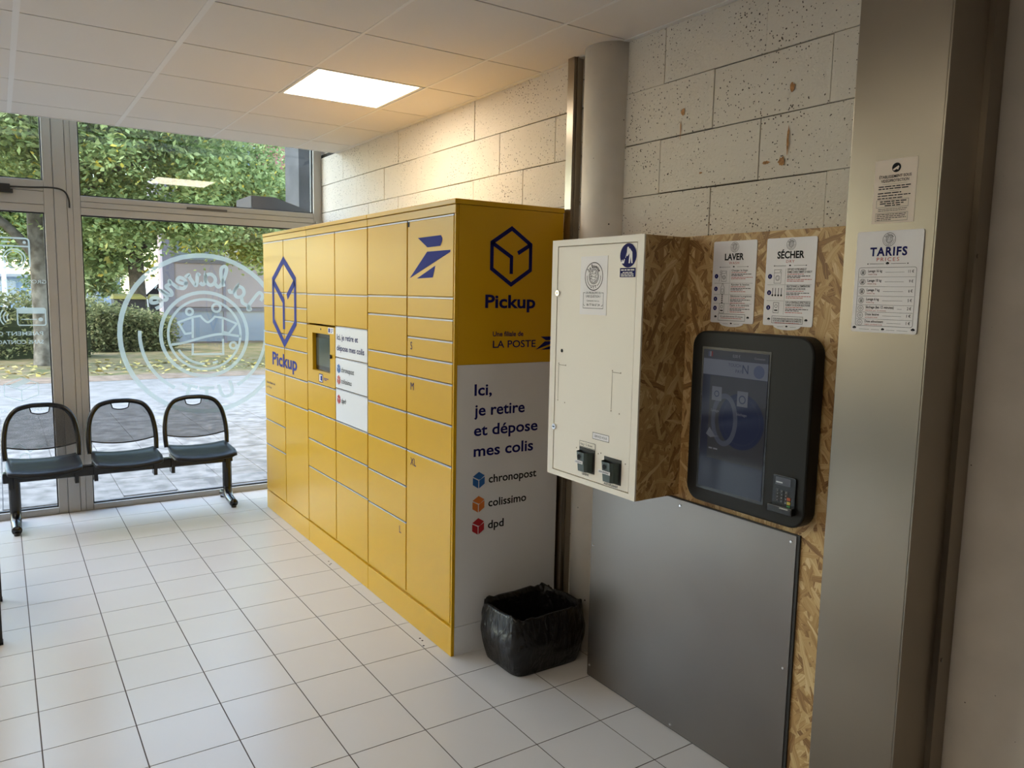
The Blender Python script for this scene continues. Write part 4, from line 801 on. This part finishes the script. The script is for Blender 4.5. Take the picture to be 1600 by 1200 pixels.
# video surveillance notice
y1, y0, zb, zt = 1.257, 1.138, 1.835, 2.005; cx = -(y1 + y0) / 2; L0 = -y1; W = y1 - y0
o = empty('surveillance_notice', (XP, (y0 + y1) / 2, zb), 'cream paper notice about video surveillance taped above the price list', 'notice')
G().box(XP - 0.0008, XP - 0.0001, y0, y1, zb, zt).build('paper', M_paper2, o)
F = Flat((XP - 0.0008, 0, 0), (0, -1, 0), (0, 0, 1), 0.0005); F.disc(cx + 0.002, zt - 0.023, 0.0125, 28); F.build('camera_disc', M_ink, o)
F.off = 0.0009; F.poly([(cx - 0.008, zt - 0.027), (cx + 0.008, zt - 0.018), (cx + 0.010, zt - 0.023), (cx - 0.005, zt - 0.031)]); F.poly([(cx + 0.002, zt - 0.027), (cx + 0.009, zt - 0.024), (cx + 0.007, zt - 0.029)]); F.build('camera_symbol', M_paper2, o); F.off = 0.0005
F.text('ÉTABLISSEMENT SOUS', cx, zt - 0.049, 0.0078, 'c', 0.090, bold=0.014); F.text('VIDÉOPROTECTION', cx, zt - 0.060, 0.0078, 'c', 0.078, bold=0.014)
F.rect(cx - 0.035, cx + 0.035, zt - 0.0655, zt - 0.065); F.lines(cx - 0.045, zt - 0.070, 0.09, 2, 0.006, 0.0028, 0.95); F.rect(cx - 0.014, cx + 0.014, zt - 0.0835, zt - 0.083)
F.lines(cx - 0.046, zt - 0.0875, 0.066, 1, 0.006, 0.0028, 1); F.lines(cx - 0.046, zt - 0.0945, 0.092, 1, 0.006, 0.0026, 1); F.lines(cx - 0.046, zt - 0.1015, 0.07, 1, 0.006, 0.0026, 1)
F.frame(cx - 0.048, cx + 0.042, zt - 0.127, zt - 0.107, 0.0007); F.lines(cx - 0.038, zt - 0.110, 0.074, 2, 0.0055, 0.0028, 0.9); F.lines(cx - 0.024, zt - 0.121, 0.045, 1, 0.005, 0.0028, 1)
F.lines(cx - 0.042, zt - 0.131, 0.082, 2, 0.0045, 0.0014, 0.95); F.frame(cx - 0.048, cx + 0.042, zt - 0.164, zt - 0.142, 0.0007); F.lines(cx - 0.045, zt - 0.145, 0.083, 4, 0.0048, 0.0018, 0.5)
F.build('print', M_ink, o)

# ================================================================ BEAM SEATING
bn = empty('beam_bench', (0.71, 5.95, 0), 'black steel waiting bench of three mesh-backed seats in front of the window', 'bench')
G().box(-0.03, 1.435, 5.955, 6.015, 0.315, 0.385).build('beam', M_black, bn, bevel=0.006)
for x in (0.033, 1.397):
    G().tube(spline([(x, 5.985, 0.385), (x, 5.985, 0.2), (x, 5.98, 0.11), (x, 5.94, 0.055), (x, 5.86, 0.038), (x, 5.795, 0.034)], 5), [0.034] * 10 + [0.032] * 6 + [0.03] * 10, 12).build('leg', M_black, bn, smooth=True)
    G().tube(spline([(x, 5.985, 0.12), (x, 6.02, 0.06), (x, 6.09, 0.04), (x, 6.15, 0.036)], 5), 0.026, 10).build('rear_foot', M_black, bn, smooth=True)
    for y in (5.80, 6.14): G().cyl((x, y, 0), 0.018, 0.018, 'z', 14).build('rubber_pad', M_blackm, bn)
for sxc in (0.205, 0.702, 1.20):
    # curved seat pan
    g = G(); nx, ny = 12, 9; vs = []; hw = 0.222
    for j in range(ny):
        v = j / (ny - 1); y = 5.665 + 0.40 * v
        wf = hw * (0.90 + 0.10 * math.sin(math.pi * min(1, 0.25 + v * 0.7)))
        for i in range(nx):
            u = -1 + 2 * i / (nx - 1); rr = 1 - 0.05 * (u ** 6) * (1 - v)
            z = 0.433 + 0.018 * abs(u) ** 2.2 - 0.012 * math.sin(math.pi * v) - 0.03 * max(0, 0.2 - v) / 0.2 * 0.7 + 0.016 * v
            yy = y + (0.035 * u * u if v < 0.5 else 0) * (1 - 2 * v if v < 0.5 else 0)
            vs.append((sxc + u * wf * rr, yy, z))
    n = len(vs); fs = []
    for j in range(ny - 1):
        for i in range(nx - 1):
            k = j * nx + i; fs.append((k, k + 1, k + nx + 1, k + nx))
    g.add(vs, fs)
    so = g.build('seat', M_seat, bn, smooth=True); sm = so.modifiers.new('thick', 'SOLIDIFY'); sm.thickness = 0.016; sm.offset = -1
    g2 = G()
    for s in (-1, 1): g2.tube([(sxc + s * 0.19, 5.78, 0.40), (sxc + s * 0.19, 5.99, 0.40)], 0.015, 8); g2.box(sxc + s * 0.19 - 0.012, sxc + s * 0.19 + 0.012, 5.94, 6.03, 0.275, 0.40)
    g2.build('seat_bracket', M_black, so)
    # back frame tube: arch
    prof = [(-0.214, 6.045, 0.45), (-0.218, 6.065, 0.53), (-0.213, 6.09, 0.62), (-0.192, 6.112, 0.71), (-0.145, 6.128, 0.775), (-0.07, 6.135, 0.80), (0, 6.136, 0.804)]
    full = prof + [(-x, y, z) for x, y, z in prof[-2::-1]]
    bo = G().tube([(sxc + x, y, z) for x, y, z in spline(full, 5)], 0.0165, 10).build('back_frame', M_black, bn, smooth=True)
    # perforated back with a hand hole at the top
    def arch(x):   # upper limit
        ax = abs(x); pr = [(0.0, 0.798), (0.07, 0.794), (0.145, 0.769), (0.192, 0.705), (0.206, 0.66)]
        for (a0, z0), (a1, z1) in zip(pr[:-1], pr[1:]):
            if ax <= a1: return z0 + (z1 - z0) * (ax - a0) / (a1 - a0)
        return 0.62
    hole = lambda x: 0.765 - 0.024 * math.sqrt(max(0, 1 - (x / 0.058) ** 2)) if abs(x) < 0.058 else None
    g = G(); m_ = 41; vs = []; K = 10
    for i in range(m_):
        x = -0.205 + 0.41 * i / (m_ - 1); lo = 0.535 - 0.028 * (1 - (x / 0.205) ** 2) + 0.0
        hi = arch(x); h_ = hole(x)
        if h_: hi = min(hi, h_)
        for k in range(K):
            z = lo + (hi - lo) * k / (K - 1); y = 6.045 + (z - 0.45) * 0.26 + 0.012 - 0.03 * (1 - (x / 0.205) ** 2) * 0.0 + 0.02 * (1 - (x / 0.205) ** 2) - 0.012
            vs.append((sxc + x, y, z))
    g.add(vs, [(i * K + k, (i + 1) * K + k, (i + 1) * K + k + 1, i * K + k + 1) for i in range(m_ - 1) for k in range(K - 1)])
    g.build('mesh_panel', M_perf, bo, smooth=True)
    g = G(); pts = [vs[i * K] for i in range(m_)]; g.tube(pts, 0.005, 6); pts = [vs[i * K + K - 1] for i in range(m_) if abs(vs[i * K][0] - sxc) < 0.064]; g.tube(pts, 0.004, 6); g.build('panel_edge', M_black, bo, smooth=True)

# ================================================================ BIN WITH BAG
bi = empty('waste_bin', (1.93, 2.68, 0), 'rectangular waste bin lined with a black plastic bag beside the white locker end', 'bin')
M_bag = pmat('black_bag_film', (0.005, 0.0045, 0.0045), 0.27, spec=0.4)
g = G(); NP = 64; levels = 22; cxb, cyb = 1.93, 2.683
def rr_pt(t, hx, hy, r):
    # superellipse rectangle
    c, s = math.cos(t), math.sin(t); e = 0.32
    return (hx * math.copysign(abs(c) ** e, c), hy * math.copysign(abs(s) ** e, s))
vs = []
def wob(t, z, amp): return amp * (math.sin(5 * t + 11 * z) * 0.5 + math.sin(13 * t - 23 * z + 1.3) * 0.3 + math.sin(29 * t + 7 * z + 0.5) * 0.25 + math.sin(3 * t - 30 * z) * 0.4)
for l in range(levels + 1):
    f_ = l / levels; z = 0.004 + 0.256 * f_
    sc_ = 0.93 + 0.07 * min(1, f_ * 2.2); bul = 0.012 * math.sin(math.pi * f_)
    for k in range(NP):
        t_ = 2 * math.pi * k / NP; x, y = rr_pt(t_, 0.190 * sc_ + bul, 0.150 * sc_ + bul, 0)
        d = 1 + wob(t_, z * 3, 0.018) * (0.4 + 0.6 * math.sin(math.pi * min(1, f_ * 1.05)))
        zz_ = z + (wob(t_ * 1.0, 0.3, 0.012) if f_ > 0.9 else 0)
        vs.append((cxb + x * d, cyb + y * d, max(0.003, zz_)))
for l in range(8):   # fold over the rim and down inside
    f_ = l / 7; z = 0.258 - 0.22 * f_ ** 1.2
    for k in range(NP):
        t_ = 2 * math.pi * k / NP; x, y = rr_pt(t_, 0.178 - 0.03 * f_, 0.138 - 0.03 * f_, 0); d = 1 + wob(t_ + 0.7, z * 4, 0.02)
        vs.append((cxb + x * d, cyb + y * d, z + (wob(t_, 0.3, 0.010) if l == 0 else 0)))
nl = levels + 1 + 8
g.add(vs, [(l * NP + k, l * NP + (k + 1) % NP, (l + 1) * NP + (k + 1) % NP, (l + 1) * NP + k) for l in range(nl - 1) for k in range(NP)] + [tuple(range(NP - 1, -1, -1)), tuple((nl - 1) * NP + k for k in range(NP))])
bo = g.build('bag', M_bag, bi, smooth=True)
mt = M_bag.node_tree; tcn = mt.nodes.new('ShaderNodeTexCoord'); nz = mt.nodes.new('ShaderNodeTexNoise'); nz.inputs['Scale'].default_value = 14; nz.inputs['Detail'].default_value = 5; nz.inputs['Distortion'].default_value = 1.2
mpn = mt.nodes.new('ShaderNodeMapping'); mpn.inputs['Scale'].default_value = (1.6, 1.6, 0.7); mt.links.new(tcn.outputs['Object'], mpn.inputs[0]); mt.links.new(mpn.outputs[0], nz.inputs['Vector'])
bpn = mt.nodes.new('ShaderNodeBump'); bpn.inputs['Strength'].default_value = 0.6; bpn.inputs['Distance'].default_value = 0.02; mt.links.new(nz.outputs['Fac'], bpn.inputs['Height']); mt.links.new(bpn.outputs[0], mt.nodes['Principled BSDF'].inputs['Normal'])

# ================================================================ TABLE AT THE LEFT EDGE
tb = empty('side_table', (-0.7, 4.3, 0), 'table with black metal legs at the left edge of the picture', 'table')
for x in (-0.075, -1.3):
    for y in (4.045, 4.62):
        l = G().box(x - 0.02, x + 0.02, y - 0.02, y + 0.02, 0.012, 0.715).build('leg', M_blackm, tb, bevel=0.002)
        G().box(x - 0.022, x + 0.022, y - 0.022, y + 0.022, 0.0, 0.012).build('foot_cap', M_ink, l)
G().box(-1.34, -0.06, 4.0, 4.66, 0.715, 0.745).build('table_top', pmat('table_top_grey', (0.35, 0.33, 0.31), 0.4), tb, bevel=0.003)
for y in (4.045, 4.62): G().box(-1.28, -0.095, y - 0.012, y + 0.012, 0.665, 0.715).build('apron_rail', M_blackm, tb)
for x in (-0.075, -1.3): G().box(x - 0.012, x + 0.012, 4.065, 4.60, 0.665, 0.715).build('apron_rail', M_blackm, tb)

# ================================================================ OUTSIDE
ZG = -0.03
M_pave = mat_speckle('paving_grey', (0.13, 0.127, 0.123), (0.25, 0.242, 0.235), 7, 0.8)
M_pave2 = mat_speckle('paving_far', (0.165, 0.16, 0.155), (0.225, 0.22, 0.215), 4, 0.85)
M_joint = pmat('paving_joint', (0.16, 0.15, 0.14), 0.9)
pv = G().box(-14, 16, 6.33, 15.1, ZG - 0.2, ZG - 0.008).build('pavement', M_pave2); tag(pv, kind='structure')
pme = {}
for i in range(-8, 14):
    for j in range(0, 8):
        x0 = 0.36 + 0.4 * i; y0 = 6.35 + 0.62 * j + (0.31 if i % 2 else 0); y1 = y0 + 0.62
        if y0 > 11.2: continue
        key = 'p'
        if key in pme:
            o = bpy.data.objects.new('paving_slab', pme[key]); o.location = (x0, y0, ZG); link(o, pv, (x0, y0, ZG)); o.rotation_euler = (random.uniform(-.002, .002), random.uniform(-.002, .002), 0)
        else:
            o = G().box(x0 + 0.003, x0 + 0.397, y0 + 0.003, y0 + 0.617, ZG - 0.008, ZG).build('paving_slab', M_pave, pv, loc=(x0, y0, ZG)); pme[key] = o.data
jb = G()
for j in range(0, 8): pass
G().box(-14, 16, 11.3, 15.1, ZG - 0.008, ZG - 0.002).build('far_paving', M_pave2, pv)
lawn = G().box(-20, 24, 15.1, 27, ZG - 0.25, ZG).build('lawn', mat_speckle('lawn_ground', (0.11, 0.115, 0.05), (0.23, 0.175, 0.105), 2.5, 0.95)); tag(lawn, kind='structure')
G().box(-20, 24, 15.1, 16.0, ZG, ZG + 0.004).build('soil_strip', mat_speckle('bare_soil', (0.15, 0.115, 0.085), (0.25, 0.19, 0.15), 5, 0.95), lawn)
street = G().box(-40, 45, 27, 70, ZG - 0.25, ZG - 0.02).build('street', mat_speckle('asphalt', (0.16, 0.16, 0.165), (0.22, 0.22, 0.22), 3, 0.9)); tag(street, kind='structure')
def leaves(name, centers, sig, n, size, mat, parent=None, up=0.5, kind='stuff', loc=None, label=None, flat=False):
    c = np.array(centers)[rng.integers(0, len(centers), n)]
    p = c[:, :3] + rng.normal(0, 1, (n, 3)) * np.array(sig)
    if flat: p[:, 2] = ZG + 0.004 + rng.random(n) * 0.012
    nr = rng.normal(0, 1, (n, 3)); nr[:, 2] = np.abs(nr[:, 2]) + up; nr /= np.linalg.norm(nr, axis=1)[:, None]
    if flat: nr = np.array([0, 0, 1]) + rng.normal(0, 0.25, (n, 3)); nr /= np.linalg.norm(nr, axis=1)[:, None]
    tv = rng.normal(0, 1, (n, 3)); tv -= (tv * nr).sum(1)[:, None] * nr; tv /= np.linalg.norm(tv, axis=1)[:, None]; bv = np.cross(nr, tv)
    s = size * rng.uniform(0.6, 1.3, n)[:, None]
    V = np.stack([p - tv * s, p + bv * s * 0.55 + nr * s * 0.12, p + tv * s, p - bv * s * 0.55 + nr * s * 0.12], 1).reshape(-1, 3)
    org = Vector(loc) if loc is not None else (ORG[parent.name] if parent else Vector((0, 0, 0)))
    V = V - np.array(org)
    me = bpy.data.meshes.new(name); me.vertices.add(4 * n); me.vertices.foreach_set('co', V.ravel().astype('f'))
    me.loops.add(4 * n); me.loops.foreach_set('vertex_index', np.arange(4 * n, dtype='i')); me.polygons.add(n)
    me.polygons.foreach_set('loop_start', np.arange(0, 4 * n, 4, dtype='i')); me.polygons.foreach_set('loop_total', np.full(n, 4, dtype='i'))
    me.update(); me.validate(); me.materials.append(mat)
    o = bpy.data.objects.new(name, me); link(o, parent, org)
    if loc is not None: o.location = org - (ORG[parent.name] if parent else Vector((0, 0, 0)))
    if kind: o['kind'] = kind
    return o
M_leafA = mat_leaf('leaf_green', [(0.0, (0.14, 0.19, 0.07)), (0.4, (0.27, 0.34, 0.125)), (0.8, (0.43, 0.51, 0.22)), (0.95, (0.58, 0.61, 0.27)), (0.99, (0.78, 0.60, 0.10))])
M_leafB = mat_leaf('leaf_hedge', [(0.0, (0.10, 0.12, 0.06)), (0.5, (0.21, 0.235, 0.115)), (0.85, (0.33, 0.35, 0.18)), (1.0, (0.45, 0.41, 0.23))])
M_leafF = mat_leaf('leaf_fallen', [(0.0, (0.45, 0.34, 0.09)), (0.5, (0.60, 0.50, 0.22)), (1.0, (0.32, 0.24, 0.09))], 0.1)
M_bark = mat_speckle('plane_bark', (0.075, 0.065, 0.05), (0.21, 0.19, 0.16), 6, 0.9); M_bark2 = mat_speckle('dark_bark', (0.06, 0.05, 0.035), (0.13, 0.10, 0.07), 8, 0.9)
def tree(name, label, base, trunk, crown, n, size, bark, branches):
    t = empty(name, base, label, 'tree', 'trees outside the window')
    G().tube(spline([tuple(p) for p, r in trunk], 4), list(np.interp(np.linspace(0, len(trunk) - 1, (len(trunk) - 1) * 4 + 1), range(len(trunk)), [r for p, r in trunk])), 12).build('trunk', bark, t, smooth=True)
    for br, r0 in branches: G().tube(spline(br, 4), list(np.linspace(r0, r0 * 0.35, (len(br) - 1) * 4 + 1)), 8).build('branch', bark, t, smooth=True)
    cen = []
    for (c, rad, k) in crown:
        q = rng.normal(0, 1, (k, 3)); q /= np.linalg.norm(q, axis=1)[:, None]; q *= (rng.random((k, 1)) ** 0.45)
        cen += list(np.array(c) + q * np.array(rad))
    leaves('foliage', np.array(cen), (0.30, 0.30, 0.20), n, size, M_leafA, t)
tree('street_tree', 'pale-barked tree with a forked trunk on the lawn left of the mullion', (0.81, 18.6, ZG), [((0.81, 18.6, ZG - 0.05), 0.27), ((0.80, 18.6, 0.6), 0.22), ((0.78, 18.6, 1.8), 0.20), ((0.77, 18.6, 2.7), 0.21), ((0.70, 18.6, 3.6), 0.15), ((0.55, 18.7, 5.2), 0.08)],
     [((0.0, 18.2, 4.6), (2.8, 2.2, 1.5), 90), ((2.4, 17.6, 4.8), (2.6, 2.2, 1.6), 110), ((0.8, 18.5, 6.2), (3.0, 2.5, 1.5), 80), ((-1.5, 18.0, 3.2), (1.0, 1.0, 0.7), 20), ((1.9, 17.6, 3.0), (0.7, 0.8, 0.45), 20), ((3.4, 17.2, 3.1), (0.8, 0.8, 0.4), 20)], 76000, 0.064, M_bark,
     [([(0.78, 18.6, 2.4), (1.3, 18.4, 3.0), (1.9, 18.2, 3.9), (2.6, 18.0, 5.2)], 0.12), ([(0.77, 18.6, 2.1), (0.2, 18.5, 2.8), (-0.5, 18.3, 3.4), (-1.2, 18.2, 4.6)], 0.11), ([(0.75, 18.6, 3.0), (1.1, 18.5, 3.9), (1.2, 18.4, 5.2)], 0.09), ([(1.9, 18.2, 3.9), (3.0, 17.8, 4.4), (4.4, 17.3, 5.0)], 0.06)])
tree('avenue_tree', 'darker tree standing farther back behind the hedge and waste containers', (4.05, 29.0, ZG), [((4.05, 29.0, ZG - 0.05), 0.30), ((4.0, 29.0, 1.2), 0.26), ((3.95, 29.0, 2.6), 0.24), ((3.9, 29.0, 4.2), 0.16)],
     [((3.0, 29.3, 4.0), (3.4, 1.5, 1.9), 120), ((-0.2, 29.5, 4.0), (2.2, 1.5, 2.0), 70), ((4, 29.5, 6.6), (3.6, 2, 1.8), 80)], 30000, 0.115, M_bark2,
     [([(3.95, 29.0, 2.6), (3.0, 28.8, 3.4), (2.2, 28.5, 4.6)], 0.13), ([(3.95, 29.0, 2.8), (4.9, 28.8, 3.6), (5.8, 28.4, 4.8)], 0.12)])
tree('young_tree', 'loose light green tree hanging over the glazed building on the right', (6.3, 20.6, ZG), [((6.3, 20.6, ZG - 0.05), 0.14), ((6.28, 20.6, 2.0), 0.11), ((6.2, 20.6, 3.8), 0.08), ((6.1, 20.6, 4.4), 0.04)],
     [((4.9, 19.2, 3.75), (1.5, 1.2, 0.55), 60), ((5.7, 19.8, 3.8), (1.2, 1.2, 0.7), 50), ((4.5, 19.8, 5.0), (1.5, 1.5, 1.2), 70), ((4.3, 18.8, 2.9), (0.9, 0.7, 0.4), 22), ((5.4, 19.3, 3.1), (1.7, 1.0, 0.5), 60), ((5.2, 18.8, 2.55), (0.6, 0.5, 0.35), 10)], 38000, 0.066, M_bark2,
     [([(6.2, 20.6, 3.2), (5.5, 20.2, 3.8), (4.6, 19.4, 4.2)], 0.05), ([(6.2, 20.6, 3.6), (5.4, 20.2, 4.4), (4.8, 19.9, 5.2)], 0.05)])
for bx_, by_, lb_ in ((-2.8, 41.5, 'distant round tree beyond the street at far left'), (3.1, 42.0, 'distant round tree beyond the street between mullion and far trunk')):
    hh = 1.0 if by_ > 40 else 0.8
    tree('distant_tree', lb_, (bx_, by_, ZG), [((bx_, by_, ZG - 0.05), 0.25), ((bx_, by_, 2.0), 0.2), ((bx_, by_, 4.0), 0.12)], [((bx_, by_, 3.6), (3.1, 1.5, 2.6), 150)], 16000, 0.14, M_bark2, [([(bx_, by_, 2.2), (bx_ + 0.8, by_, 3.2), (bx_ + 1.4, by_, 4.4)], 0.1)])
# hedges
def hedge(label, x0, x1, y0, y1, h0, h1, n):
    o = empty('hedge', ((x0 + x1) / 2, (y0 + y1) / 2, ZG), label, 'hedge', 'hedges along the lawn')
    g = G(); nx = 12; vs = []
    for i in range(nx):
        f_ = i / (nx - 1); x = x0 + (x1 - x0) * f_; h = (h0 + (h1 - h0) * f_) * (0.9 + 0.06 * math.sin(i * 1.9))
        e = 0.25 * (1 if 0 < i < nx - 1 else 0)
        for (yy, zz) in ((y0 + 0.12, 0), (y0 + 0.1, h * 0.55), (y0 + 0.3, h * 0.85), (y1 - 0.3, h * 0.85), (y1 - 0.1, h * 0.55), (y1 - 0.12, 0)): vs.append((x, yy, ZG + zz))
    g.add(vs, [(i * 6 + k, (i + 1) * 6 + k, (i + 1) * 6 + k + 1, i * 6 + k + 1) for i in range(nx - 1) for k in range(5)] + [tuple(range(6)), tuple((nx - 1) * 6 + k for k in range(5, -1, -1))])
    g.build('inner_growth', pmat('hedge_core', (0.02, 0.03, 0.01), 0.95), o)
    cen = []
    for k in range(260):
        f_ = random.random(); x = x0 + (x1 - x0) * f_; h = (h0 + (h1 - h0) * f_) * random.uniform(0.88, 1.02)
        if random.random() < 0.6: cen.append((x, y0 + random.uniform(-0.02, 0.15), ZG + random.uniform(0.05, h * 0.9)))
        else: cen.append((x, random.uniform(y0 + 0.1, y1 - 0.1), ZG + h * random.uniform(0.85, 0.98)))
    leaves('leaves', np.array(cen), (0.14, 0.09, 0.10), n, 0.05, M_leafB, o)
hedge('tall clipped hedge behind the pale tree trunk', -5.5, 1.75, 20.2, 21.2, 1.55, 1.50, 9000)
hedge('lower loose hedge right of the mullion under the waste containers', 1.85, 3.75, 21.75, 22.9, 1.35, 0.82, 7000)
lv = leaves('fallen_leaves', np.array([(x, y, 0) for x in np.linspace(-6, 8, 15) for y in np.linspace(16.6, 18.6, 5)]), (0.8, 0.45, 0), 950, 0.07, M_leafF, None, flat=True)
tag(lv, 'yellow fallen leaves scattered over the lawn', 'leaves', kind='stuff')
# waste containers
M_cont = pmat('container_dark', (0.03, 0.03, 0.032), 0.5)
for x, l_ in ((3.05, 'dark wheeled waste container left of the far tree trunk'), (4.15, 'dark wheeled waste container right of the far tree trunk')):
    c = empty('waste_container', (x + 0.4, 27.6, ZG - 0.02), l_, 'waste container', 'waste containers behind the hedge')
    z0 = ZG - 0.02; k = 1.0
    G().hexa([(x + 0.08, 27.3, z0 + 0.16), (x + 0.82, 27.3, z0 + 0.16), (x + 0.82, 27.95, z0 + 0.16), (x + 0.08, 27.95, z0 + 0.16), (x, 27.2, z0 + 1.28), (x + 0.9, 27.2, z0 + 1.28), (x + 0.9, 28.05, z0 + 1.28), (x, 28.05, z0 + 1.28)]).build('tub', M_cont, c)
    G().hexa([(x - 0.04, 27.15, z0 + 1.281), (x + 0.94, 27.15, z0 + 1.281), (x + 0.94, 28.1, z0 + 1.281), (x - 0.04, 28.1, z0 + 1.281), (x, 27.3, z0 + 1.36), (x + 0.9, 27.3, z0 + 1.36), (x + 0.86, 28.0, z0 + 1.44), (x + 0.04, 28.0, z0 + 1.44)]).build('lid', pmat('container_lid', (0.16, 0.14, 0.03), 0.5), c)
    for xx in (x + 0.14, x + 0.7):
        for yy in (27.4, 27.85): G().cyl((xx, yy, z0 + 0.08), 0.08, 0.05, 'x', 14).build('wheel', M_blackm, c)
# glazed building on the right
gb = empty('glazed_building', (7.0, 25.0, ZG), 'low building with dark framed glazing and a mauve pillar across the lawn', 'building')
M_mauve = pmat('mauve_metal', (0.17, 0.155, 0.19), 0.6); M_pink = pmat('pink_panel', (0.30, 0.24, 0.24), 0.6); M_bgl = pmat('far_glass', (0.20, 0.23, 0.28), 0.08, spec=0.8)
YB_ = 24.4
G().box(4.2, 11.5, YB_ + 0.10, 26.2, ZG, 4.6).build('wall', M_pink, gb)
for i, x in enumerate((4.3, 5.75, 7.2, 8.65, 10.1)):
    G().box(x + 0.04, x + 1.41, YB_ + 0.03, YB_ + 0.08, 0.02, 0.93).build('lower_pane', M_bgl, gb)
    G().box(x + 0.04, x + 1.41, YB_ + 0.03, YB_ + 0.08, 1.06, 2.35).build('upper_panel', M_pink, gb); G().box(x + 0.04, x + 1.41, YB_ + 0.03, YB_ + 0.08, 2.45, 3.3).build('top_pane', M_bgl, gb)
    G().box(x - 0.04, x + 0.04, YB_, YB_ + 0.10, ZG, 3.4).build('mullion', M_mauve, gb)
for z in (0.93, 2.35, 3.3): G().box(4.2, 11.5, YB_ - 0.01, YB_ + 0.10, z, z + 0.11).build('transom', pmat('dark_mauve', (0.13, 0.12, 0.14), 0.6), gb)
G().box(3.88, 4.12, YB_ - 0.9, YB_ - 0.55, ZG, 4.6).build('pillar', M_mauve, gb); G().box(3.7, 11.6, YB_ - 1.2, YB_ + 0.1, 3.6, 4.6).build('canopy', M_mauve, gb)
rb = empty('red_building', (9.3, 39, ZG), 'red-brown clad building with blue louvres high behind the trees', 'building')
M_redb = pmat('red_brown_cladding', (0.24, 0.085, 0.07), 0.7, noise=(1.2, 0.15))
G().box(7.0, 11.6, 36, 42, ZG, 14).build('block', M_redb, rb)
for i in range(16): G().box(8.3, 9.9, 35.9, 35.99, 4.7 + 0.2 * i, 4.8 + 0.2 * i).build('louvre', pmat('louvre_blue', (0.08, 0.14, 0.30), 0.5), rb)
G().box(8.25, 9.95, 35.992, 35.998, 4.6, 8.0).build('louvre_backing', pmat('louvre_back', (0.35, 0.4, 0.5), 0.5), rb)
# near grey pier and sloped box outside
pr = empty('outer_pier', (3.3, 9.2, ZG), 'grey concrete pier standing outside beside the window', 'pier')
G().box(2.98, 3.6, 9.0, 9.5, ZG, 5.0).build('shaft', mat_speckle('pier_concrete', (0.045, 0.05, 0.055), (0.075, 0.08, 0.087), 3, 0.8), pr)
M_dk = pmat('dark_grey_metal', (0.04, 0.042, 0.047), 0.6, spec=0.1)
G().prism([(2.27, 2.42), (2.98, 2.30), (2.98, 2.46), (2.52, 2.60), (2.27, 2.60)], 8.4, 9.0, 'y').build('sloped_cowl', M_dk, pr)
# far low buildings and lamp post beyond the street
fb = empty('pale_blue_hall', (0, 48, ZG), 'pale blue low hall far beyond the hedge', 'building')
G().box(-12, 5.5, 46, 54, ZG, 2.0).build('wall', pmat('pale_blue', (0.45, 0.60, 0.80), 0.6), fb)
for i in range(9): G().box(-11 + i * 1.8, -10 + i * 1.8, 45.95, 46, 0.9, 1.8).build('window', pmat('hall_window', (0.65, 0.72, 0.78), 0.3), fb)
G().box(-12.2, 5.7, 45.8, 54.2, 2.0, 2.15).build('roof_edge', pmat('hall_roof', (0.6, 0.63, 0.66), 0.6), fb)
th = empty('teal_hoarding', (-0.9, 37.5, ZG), 'dark teal hoarding at the far left behind the hedge', 'hoarding')
for i in range(6): G().box(-2.6 + i * 0.35, -2.6 + i * 0.35 + 0.34, 37.5, 37.55, ZG, 2.2).build('board', pmat('teal', (0.02, 0.16, 0.15), 0.6), th)
G().box(-2.6, -0.5, 37.551, 37.6, 1.9, 2.0).build('rail', pmat('teal', (0.02, 0.16, 0.15), 0.6), th)
lp = empty('lamp_post', (0.25, 36, ZG), 'slender white post beyond the hedge at far left', 'post')
G().cyl((0.25, 36, ZG), 0.09, 4.5, 'z', 12, 0.07).build('pole', pmat('post_white', (0.75, 0.75, 0.75), 0.5), lp); G().cyl((0.25, 36, ZG), 0.16, 0.12, 'z', 12).build('base', pmat('post_white', (0.75, 0.75, 0.75), 0.5), lp)
van = empty('parked_van', (5.3, 34.1, ZG), 'white parked van glimpsed behind the waste containers', 'van')
M_van = pmat('van_white', (0.8, 0.8, 0.8), 0.3)
G().prism([(4.0, 0.35), (8.2, 0.35), (8.2, 1.95), (5.4, 1.95), (4.7, 1.25), (4.0, 1.1)], 33.2, 35.0, 'y').build('body', M_van, van, bevel=0.06)
G().prism([(4.78, 1.25), (5.42, 1.85), (6.0, 1.85), (6.0, 1.25)], 33.18, 33.195, 'y').build('side_window', M_black, van)
for x in (4.8, 7.3): G().cyl((x, 33.15, 0.31), 0.33, 0.2, 'y', 20).build('wheel', M_blackm, van)
# the rest of our own facade above the window
fc = G().box(-14, 2.55, 6.33, 6.6, 3.2, 7.5).build('wall_front_upper', M_conc2); tag(fc, kind='structure')
fc2 = G().box(2.55, 9, 6.2, 6.6, ZG, 7.5).build('wall_front_side', M_conc2); tag(fc2, kind='structure')
print('FLOOR TILES', cnt, 'OBJECTS', len(bpy.data.objects))
